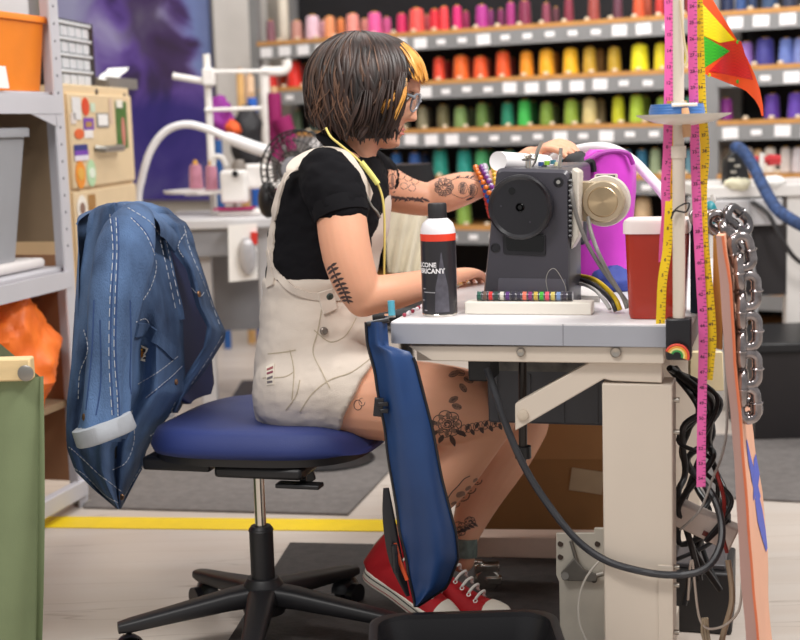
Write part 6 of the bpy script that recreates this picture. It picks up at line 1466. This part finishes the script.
for i in range(7): leaf(ink, 391+i*5.2, 196+1.1*i*.4, .35+.1*(i % 3), 8, 2.6); leaf(ink, 393+i*5, 197, 2.4-.2*(i % 2), 6, 2)
for x, y in ((404, 186), (412, 188), (401, 176), (408, 178), (415, 181)):
    for a in range(4): arc(ink, x, y, 3.6, 3.2, a*pi/2, a*pi/2+1.3, .0012)
arc(ink, 392, 181, 4.5, 7, 0, 6.2); leaf(sd_, 392, 174, 1.5, 14, 6); arc(ink, 391, 186, 3, 3, 0, 6); stroke(ink, bvB, [(388, 174), (390, 169), (393, 174), (396, 169), (397, 176)], .0014, .0005)
rose(ink, 444, 187, 8.5)
for k in range(9): leaf(sd_, 444+5*cos(k*.7), 187+5*sin(k*.7), k*.7, 5, 3.4)
for k in range(12): leaf(ink, 444+3*cos(k*.52), 188+3*sin(k*.52), k*.52+.4, 5.5, 1.1)
stroke(ink, bvB, [(450, 181), (458, 178), (468, 178), (478, 181), (484, 185)], .0016, .0005); stroke(ink, bvB, [(452, 194), (462, 198), (470, 195)], .001, .0005)
for x in (456, 465, 470): leaf(ink, x, 178, -.5, 5, 2.2)
for x, y in ((463, 188), (473, 190)):
    for k in range(4): leaf(ink, x+1.2*k-2, y-5, 1.6+.1*k, 11-k, 2.1); 
    arc(ink, x, y, 4.5, 6, 0, 6.2, .0012); leaf(sd_, x, y-6, 1.57, 12, 6)
leaf(ink, 466, 200, -.35, 9, 3)
ink.build('tattoo', M_ink, bodyo); sd_.build('tattoo_shade', M_ink2, bodyo)
ink = MB(); sd_ = MB()  # thigh rose and band
rose(ink, 447, 424, 13); rose(ink, 447, 424, 8)
for k in range(8): leaf(sd_, 447+6*cos(k*.8), 424+6*sin(k*.8), k*.8, 7, 4)
for a in (2.6, 3.3, .5, 1.2, 2.0): leaf(ink, 447+10*cos(a), 425+11*sin(a), a, 12, 5)
for x, y, a in ((449, 402, -.5), (452, 405, .3), (455, 372, .2), (449, 376, -.4), (460, 384, .9), (464, 378, .4)): leaf(sd_, x, y, a, 10, 6); leaf(ink, x, y, a, 10, 1.2); arc(ink, x+5*cos(a), y+5*sin(a), 5, 2.6, 0, 6.2, .0012, a)
for k in range(9): leaf(ink, 462+k*4.6, 431-k*.9, -1.2 if k % 2 else 1.1, 6.5, 3.6); arc(ink, 464+k*4.2, 429-k*.8, 3.2, 4.2, 0, 6.2, .0014)
ink.build('tattoo', M_ink, bodyo); sd_.build('tattoo_shade', M_ink2, bodyo)
ink = MB(); sd_ = MB()  # shin swirl
for x, y, r in ((462, 494, 8), (470, 488, 6), (477, 480, 5), (455, 503, 5)):
    arc(ink, x, y, r, r*.9, 0, 5.4, .0024); arc(ink, x, y, r*.55, r*.5, 1, 6, .002); leaf(sd_, x-r*.7, y, .1, r*1.4, r*1.1)
stroke(ink, bvB, [(480, 476), (484, 480), (480, 487), (474, 491), (468, 500), (460, 507), (452, 508)], .003, .0005); stroke(ink, bvB, [(448, 498), (452, 492), (458, 486), (464, 479), (470, 476)], .0022, .0005)
ink.build('tattoo', M_ink, bodyo); ink = MB()
rose(ink, 459, 529, 7); rose(ink, 470, 522, 5)
for k in range(6): leaf(ink, 452+4*k, 535-2.5*k, -.4+.2*k, 7, 3)
ink.build('tattoo', M_ink, bodyo); ink = MB()
arc(ink, 358, 405, 4, 5, 0, 6); arc(ink, 362, 402, 3, 4, 0, 5, .001)
ink.build('tattoo', M_ink, bodyo); sd_.build('tattoo_shade', M_ink2, bodyo)
# ---- face: eye, brow, lips
M_lip = mat('lip', 'c97a70', .4)
def hpnt(f, s_, u): return HC+hF*f+hS*s_+hU*u
for e in (-1, 1):
    ec = hpnt(.0665, e*.031, .003)
    ey = MB().ell(ec, .0125, n=18, m=12).build('eye', mat('eye_white', 'efe9e4', .2), bodyo)
    MB().lathe([(0, .0006), (.0055, .0006), (.0057, 0)], ec+(hF*.98-hU*.25+hS*e*.1).normalized()*.0122, (hF*.98-hU*.25+hS*e*.1), n=16).build('iris', mat('iris_brown', '3c2618', .2), ey)
    MB().tube([hpnt(.08, e*.0155, .013), hpnt(.0835, e*.028, .0165), hpnt(.076, e*.044, .011)], [.0016, .0028, .001], 8, sm=4).build('eyebrow', mat('brow_brown', '3c2a22', .8), bodyo)
    MB().tube([hpnt(.0785, e*.019, .003), hpnt(.08, e*.029, .0085), hpnt(.073, e*.042, .003)], [.0009, .0014, .0009], 6, sm=4).build('eyelash', mat('brow_brown', '3c2a22', .8), bodyo)
bvH = bvh_of(bodyo)
lp_ = MB()
def lip(z0, w_, th_):
    pts = []
    for k in range(9):
        t = (k-4)/4; o = hpnt(.2, t*.022, z0-.002*t*t); h = bvH.ray_cast(o, -hF)
        if h[0]: pts.append(h[0]+hF*.0002)
    lp_.tube(pts, [th_*.35]+[th_*(.6+.4*cos((k-3.5)/4*1.4)) for k in range(1, 8)]+[th_*.35], 8)
lip(-.0672, .02, .0026); lip(-.0768, .019, .003)
lp_.build('lips', M_lip, bodyo)
# ---- glasses
gl_ = MB()
M_frame = mat('glasses_frame', '7e848c', .25, coat=.4); 
gs = thing('glasses', 'grey translucent eyeglasses worn by the woman', 'glasses', hpnt(.1, 0, 0))
for e in (-1, 1):
    c = hpnt(.0985-.004, e*.033, -.002); nrm = (hF*.95+hS*e*.22)
    M2 = axmat(nrm, hU)
    MB().tube([c+M2 @ V((.0245*cos(t)*(1+.08*sin(t)), .0205*sin(t), 0)) for t in [2*pi*k/28 for k in range(28)]], .0024, 8, closed=True).build('rim', M_frame, gs)
    MB().loft([[c+nrm*o+M2 @ V((.0225*cos(t)*(1+.08*sin(t)), .0188*sin(t), 0)) for t in [2*pi*k/24 for k in range(24)]] for o in (-.0004, .0004)]).build('lens', mat('lens_clear', 'dfe6ea', .05, trans=1., alpha=.25), gs)
    MB().tube([hpnt(.092, e*.056, .008), hpnt(.085, e*.067, .01), hpnt(.03, e*.0765, .009), hpnt(-.01, e*.079, .004), hpnt(-.03, e*.079, -.01)], [.0038, .0034, .0028, .0025, .0022], 8, sm=4).build('temple', M_frame, gs)
MB().tube([hpnt(.098, -.010, .001), hpnt(.104, 0, .005), hpnt(.098, .010, .001)], .0024, 8, sm=4).build('bridge', M_frame, gs)
# ---- hair: a bob of many locks over a base volume
hc = P(362, 86, 3.22); RZ = 53*3.22/1400; RXf, RXb, RYr = .148, .128, .116
M_hair = mat('hair_brown', '1e1513', .45, var=.45, vs=45, stretch=(1, 1, .3), col2='453029', spec=.5)
M_hair2 = mat('hair_highlight', '4c352a', .42, var=.3, vs=40, stretch=(1, 1, .25), col2='7a5844')
M_bang = mat('hair_orange', 'e0922c', .42, var=.25, vs=50, stretch=(1, 1, .25), col2='f2b45c')
def azn(a): return math.atan2(sin(a), cos(a))
def drop(a):
    """length hanging below the equator of the dome; None in the face opening"""
    a = azn(a); d = abs(a)
    if d < .80: return -.010-.002*sin(a*9)
    if d < .98: return -.010+(d-.80)/.18*.12
    if d < 1.6: return .118
    return .118-.035*min(1, (d-1.6)/1.2)
def hp3(a, q, sc):
    """q arc length fraction 0..1 from crown to tip"""
    ca, sa_ = cos(a), sin(a); rx = RXf if ca > 0 else RXb; dr = drop(a)
    arc_ = RZ*pi/2; tot = arc_+dr; s_ = q*tot
    if s_ <= arc_:
        ph = s_/arc_*pi/2; e = sin(ph)**.9; return hc+V((rx*e*ca*sc, RYr*e*sa_*sc, RZ*cos(ph)*sc))
    h = s_-arc_; k = sc*(1+.25*h-4.5*h*h-(8*h*h if ca < -.3 else 0))
    if ca > 0: k *= 1-.6*h*ca
    return hc+V((rx*ca*k, RYr*sa_*k, -h))
NA = 96
base = MB().loft([[hp3(2*pi*j/NA, max(.02, i/22), .90) for j in range(NA)] for i in range(23)]+[[hp3(2*pi*j/NA, 1-i/10, .83 if i < 6 else .8) for j in range(NA)] for i in range(0, 9)], caps=True)
hairo = base.build('hair', M_hair, pr_, ang=80)
random.seed(11)
def locks(n, sc0, sc1, rng, m, name, w_=(.006, .011), parent=hairo, q0=(.02, .25), q1=(.86, 1.05), wav=.010, flick=.03):
    mb = MB()
    for i in range(n):
        a = rng[0]+(rng[1]-rng[0])*(i+random.random())/n; da = random.uniform(-.3, .3); sc = random.uniform(sc0, sc1); s0 = random.uniform(*q0); s1 = random.uniform(*q1)
        ph = random.uniform(0, 6); ph2 = random.uniform(0, 6); pts = []; fq = random.uniform(5, 10); W = random.uniform(*w_); fl = random.uniform(-.6, 1)*flick; free = abs(azn(a)) > 1.0
        for k in range(15):
            t = k/14; q = s0+(s1-s0)*t
            p = hp3(a+(da*t*t if free else da*.3*t)+wav*8*sin(fq*t+ph)*t*(.35+t), min(q, 1.08), sc*(1-.02*(1-t))+wav*2.2*sin(fq*.9*t+ph2)*t+fl*max(0, t-.55)**1.5*2)
            pts.append(p)
        mb.tube(pts, [W*(.35+.65*sin(pi*min(1, .12+.8*k/14)))*(1 if k < 14 else .2) for k in range(15)], 7, flat=(1, .42))
    return mb.build(name, m, parent, ang=80)
locks(380, .92, 1.0, (.98, 2*pi-.98), M_hair, 'hair_lock_layer', (.005, .010), wav=.014)
locks(150, .96, 1.04, (.98, 2*pi-.98), M_hair, 'hair_outer_lock', (.003, .006), wav=.016, flick=.07)
locks(90, .985, 1.04, (-3.0, -1.0), M_hair2, 'hair_highlight_lock', (.001, .0024), wav=.016, q0=(.1, .5), flick=.06)
locks(110, .93, 1.0, (-.98, .8), M_hair, 'fringe_root', (.006, .010), q1=(.66, .86), wav=.004, flick=0)
locks(60, .93, 1.0, (-1.02, -.62), M_hair, 'temple_lock', (.005, .008), q1=(.93, 1.02), wav=.005, flick=0)
locks(120, .95, 1.02, (-.66, .62), M_bang, 'orange_fringe', (.005, .009), q0=(.45, .6), q1=(.95, 1.06), wav=.004, flick=0)
# front side strands over the cheek
def strands(name, m, n, pts, sp, w_):
    mb = MB()
    for k in range(n):
        o = random.uniform(-1, 1); o2 = random.uniform(-1, 1); W = random.uniform(.6, 1)*w_; e = random.uniform(-5, 3)
        q = [P(x+o*sp*f+1.5*o2*sin(i_*1.7+k), y+(e if i_ == len(pts)-1 else 0), Y+.006*o2) for i_, (x, y, Y, f) in enumerate(pts)]
        mb.tube(q, [W*.5]+[W]*(len(pts)-2)+[.0005], 7, sm=5, flat=(1, .5))
    mb.build(name, m, hairo, ang=80)
strands('cheek_strand', M_hair, 16, [(404, 72, 3.12, .6), (402, 90, 3.10, 1), (399, 108, 3.10, 1.2), (394, 122, 3.11, 1.1), (388, 137, 3.12, .5)], 4.5, .0042)
strands('orange_cheek_strand', M_bang, 9, [(400, 88, 3.105, .5), (393, 97, 3.093, 1), (387, 106, 3.09, 1.2), (383, 118, 3.10, 1)], 4, .0024)
strands('orange_cheek_strand', M_bang, 7, [(405, 78, 3.11, .5), (403, 92, 3.095, 1), (398, 104, 3.093, 1.2), (392, 118, 3.10, 1)], 4, .0022)
strands('side_strand', M_hair, 14, [(388, 80, 3.10, .6), (384, 100, 3.09, 1), (380, 118, 3.095, 1.2), (374, 139, 3.11, .8)], 8, .0038)
strands('side_strand', M_hair, 14, [(366, 90, 3.10, .6), (362, 108, 3.09, 1), (358, 122, 3.095, 1.2), (352, 136, 3.11, .8)], 9, .0036)
# ---- yellow lanyard
bvN = bvh_of(bodyo, sho, ovo)
ln = MB().tube([P(326, 128, 3.11), P(331, 137, 3.10), P(343, 147, 3.10), P(354, 156, 3.10), P(364, 166, 3.10), P(374, 178, 3.1), P(381, 192, 3.1), P(384, 210, 3.1), P(384.5, 240, 3.1), P(384, 276, 3.1)], .0026, 8, sm=6)
lny = thing('lanyard', 'yellow neck cord hanging from the woman\'s collar down over the bib', 'lanyard', P(384, 276, 3.1))
ln.build('cord', mat('cord_yellow', 'ecd678', .5), lny)
MB().tube([P(361, 162, 3.095), P(370, 173, 3.095), P(378, 184, 3.095)], .0065, 10, sm=4).build('cord_sleeve', mat('sleeve_yellow', 'e6e07c', .5), lny)
MB().tube([P(364, 190, 3.09), P(371, 205, 3.09), P(377, 212, 3.09), P(380, 218, 3.09)], .003, 8, sm=4).build('clasp', mat('dull_steel', '9a968f', .35, metal=.8), lny)
# ---- bracelets on the far wrist
bcol = ['c43c34', '2c58a8', 'e0782c', '3c8c58', 'b8b0c4', '7a3c8c', 'd8b03c']
wd_ = (P(503, 176, 3.43)-P(470, 189, 3.44)).normalized()
for k, hx in enumerate(bcol):
    c = P(486+1.9*k, 184.5-1.0*k, 3.44); rB = (.04+.005*(k % 3))
    A_ = (wd_+V((0, 0, .18*(k % 3-1)))).normalized(); M2 = axmat(A_)
    mb = MB()
    for j in range(30):
        t = 2*pi*j/30; mb.ell(c+V((0, 0, -.022-.006*(k % 2)))+M2 @ V((rB*cos(t), rB*1.4*sin(t), 0)), .0068, n=7, m=5)
    ob__ = mb.build('beads', mat('bead_'+hx, hx, .3, var=.3, vs=80), None)
    tag(ob__, ['red', 'blue', 'orange', 'green', 'pearl grey', 'purple', 'yellow'][k]+' beaded bracelet on the wrist of the woman\'s far arm', 'bracelet'); ob__.name = 'beaded_bracelet'
# ---- high-top shoes
M_red = mat('canvas_red', 'b5121e', .7, var=.1, vs=20, bump=.3, bs=500); M_rub = mat('shoe_rubber', 'e9e2d4', .5, var=.04); M_lace = mat('lace_white', 'ece6e0', .7)
def shoe(label, heel, toe, roll, ank_lean, group):
    d = (toe-heel); L_ = .262; xf = d.normalized(); zf_ = V((0, 0, 1)); yf = zf_.cross(xf).normalized(); zf_ = xf.cross(yf)
    Rz = Matrix((xf, yf, zf_)).transposed()
    t = thing('high_top_shoe', label, 'shoe', heel, group=group)
    def W(x, y, z): return heel+xf*x+yf*y+zf_*z
    sole = [(0.0, .012), (.012, .03), (.04, .036), (.09, .035), (.14, .041), (.19, .046), (.225, .042), (.25, .028), (.262, .008)]
    def outl(k): return [(x, w_*k) for x, w_ in sole]+[(x, -w_*k) for x, w_ in sole[::-1]]
    def ring(z, k): 
        pts = smoothpath([V((x, y, 0)) for x, y in outl(k)]+[V((sole[0][0], sole[0][1]*k, 0))], 4)[:-1]; return [W(.131+(p.x-.131)*(.985 if k < 1 else 1), p.y, z) for p in pts]
    MB().loft([ring(.0, .93), ring(.004, 1.0), ring(.026, 1.01), ring(.028, .95)]).build('sole', M_rub, t, ang=40)
    MB().loft([ring(.0185, 1.016), ring(.0215, 1.016)], caps=False).build('sole_stripe', mat('stripe_black', '1c1a1c', .5), t)
    MB().loft([ring(.0065, 1.012), ring(.0085, 1.012)], caps=False).build('sole_line', mat('stripe_red', 'a8202a', .5), t)
    u = MB()
    prof = [(.004, .018, .05), (.014, .030, .085), (.04, .035, .11), (.075, .035, .11), (.105, .036, .10), (.14, .039, .078), (.175, .041, .06), (.21, .04, .05), (.235, .034, .044), (.255, .016, .036)]
    u.loft([[W(x, w_*math.copysign(abs(cos(q))**.75, cos(q)), .016+(h_-.016)*max(0, sin(q))**.8 if sin(q) > 0 else .016) for q in [2*pi*j/28 for j in range(28)]] for x, w_, h_ in prof])
    u.loft([[W(.046+ank_lean*(z-.08)+rx*cos(q), ry*sin(q), z) for q in [2*pi*j/28 for j in range(28)]] for z, rx, ry in ((.03, .046, .034), (.08, .048, .036), (.11, .046, .036), (.14, .045, .036), (.15, .043, .034))])
    up = u.build('canvas_upper', M_red, t, remesh=.004, smi=4, ang=180)
    MB().loft([[W(x, w_*math.copysign(abs(cos(q))**.8, cos(q)), .014+(h_)*max(0, sin(q))**.8) for q in [2*pi*j/24 for j in range(24)]] for x, w_, h_ in ((.205, .0415, .041), (.22, .04, .0385), (.24, .034, .032), (.256, .02, .02), (.262, .006, .01))]).build('toe_cap', M_rub, t, ang=60)
    MB().tube([W(-.0015, 0, .03), W(-.002+ank_lean*.0, 0, .08), W(.002+ank_lean*.05, 0, .13)], .006, 8, flat=(1, .4)).build('heel_stripe', M_rub, t)
    for k in range(7):
        f = k/6; x = .182-.105*f+ank_lean*.05*f; z = .061+.082*f; hw = .017+.008*f
        for e in (-1, 1):
            q = W(x, e*hw*1.15, z-.004); MB().torus(q, .0042, .0014, (zf_*.7+yf*e*.7+xf*.2), n=14, m=6).build('eyelet', mat('eyelet_silver', 'd8d4ce', .3, metal=.7), t)
        MB().tube([W(x, -hw*1.15, z), W(x+.006, -hw*.5, z+.011), W(x+.008, hw*.5, z+.012), W(x, hw*1.15, z)], .0032, 7, sm=4).build('lace', M_lace, t)
    MB().tube([W(.078+ank_lean*.05, -.02, .14), W(.1, -.035, .125), W(.095, -.042, .1), W(.108, -.04, .075)], .0026, 7, sm=5).build('lace_end', M_lace, t)
    return t
hN = P(366, 574, 3.12); tN = P(455, 640, 2.99)
shoe('red high-top sneaker with raised heel, left one of the pair under the pouch', hN, V((tN.x, tN.y, max(tN.z, .005))), 0, .3, 'red sneakers')
hF_ = Zp(412, 606, .009); tF_ = Zp(512, 607, .009); hF_.z = .010; tF_.z = .010
shoe('red high-top sneaker flat on the dark mat next to the chrome caster', P(411, 604, 3.3)*1 if False else P(414, 614, 3.14), Zp(498, 625, .01), 0, .25, 'red sneakers')
MB().tube([P(463, 538, 3.205), P(462, 556, 3.2)], [.0345, .036], 20).build('sock', mat('sock_grey_green', '6c7a74', .8, var=.3, vs=70), pr_)
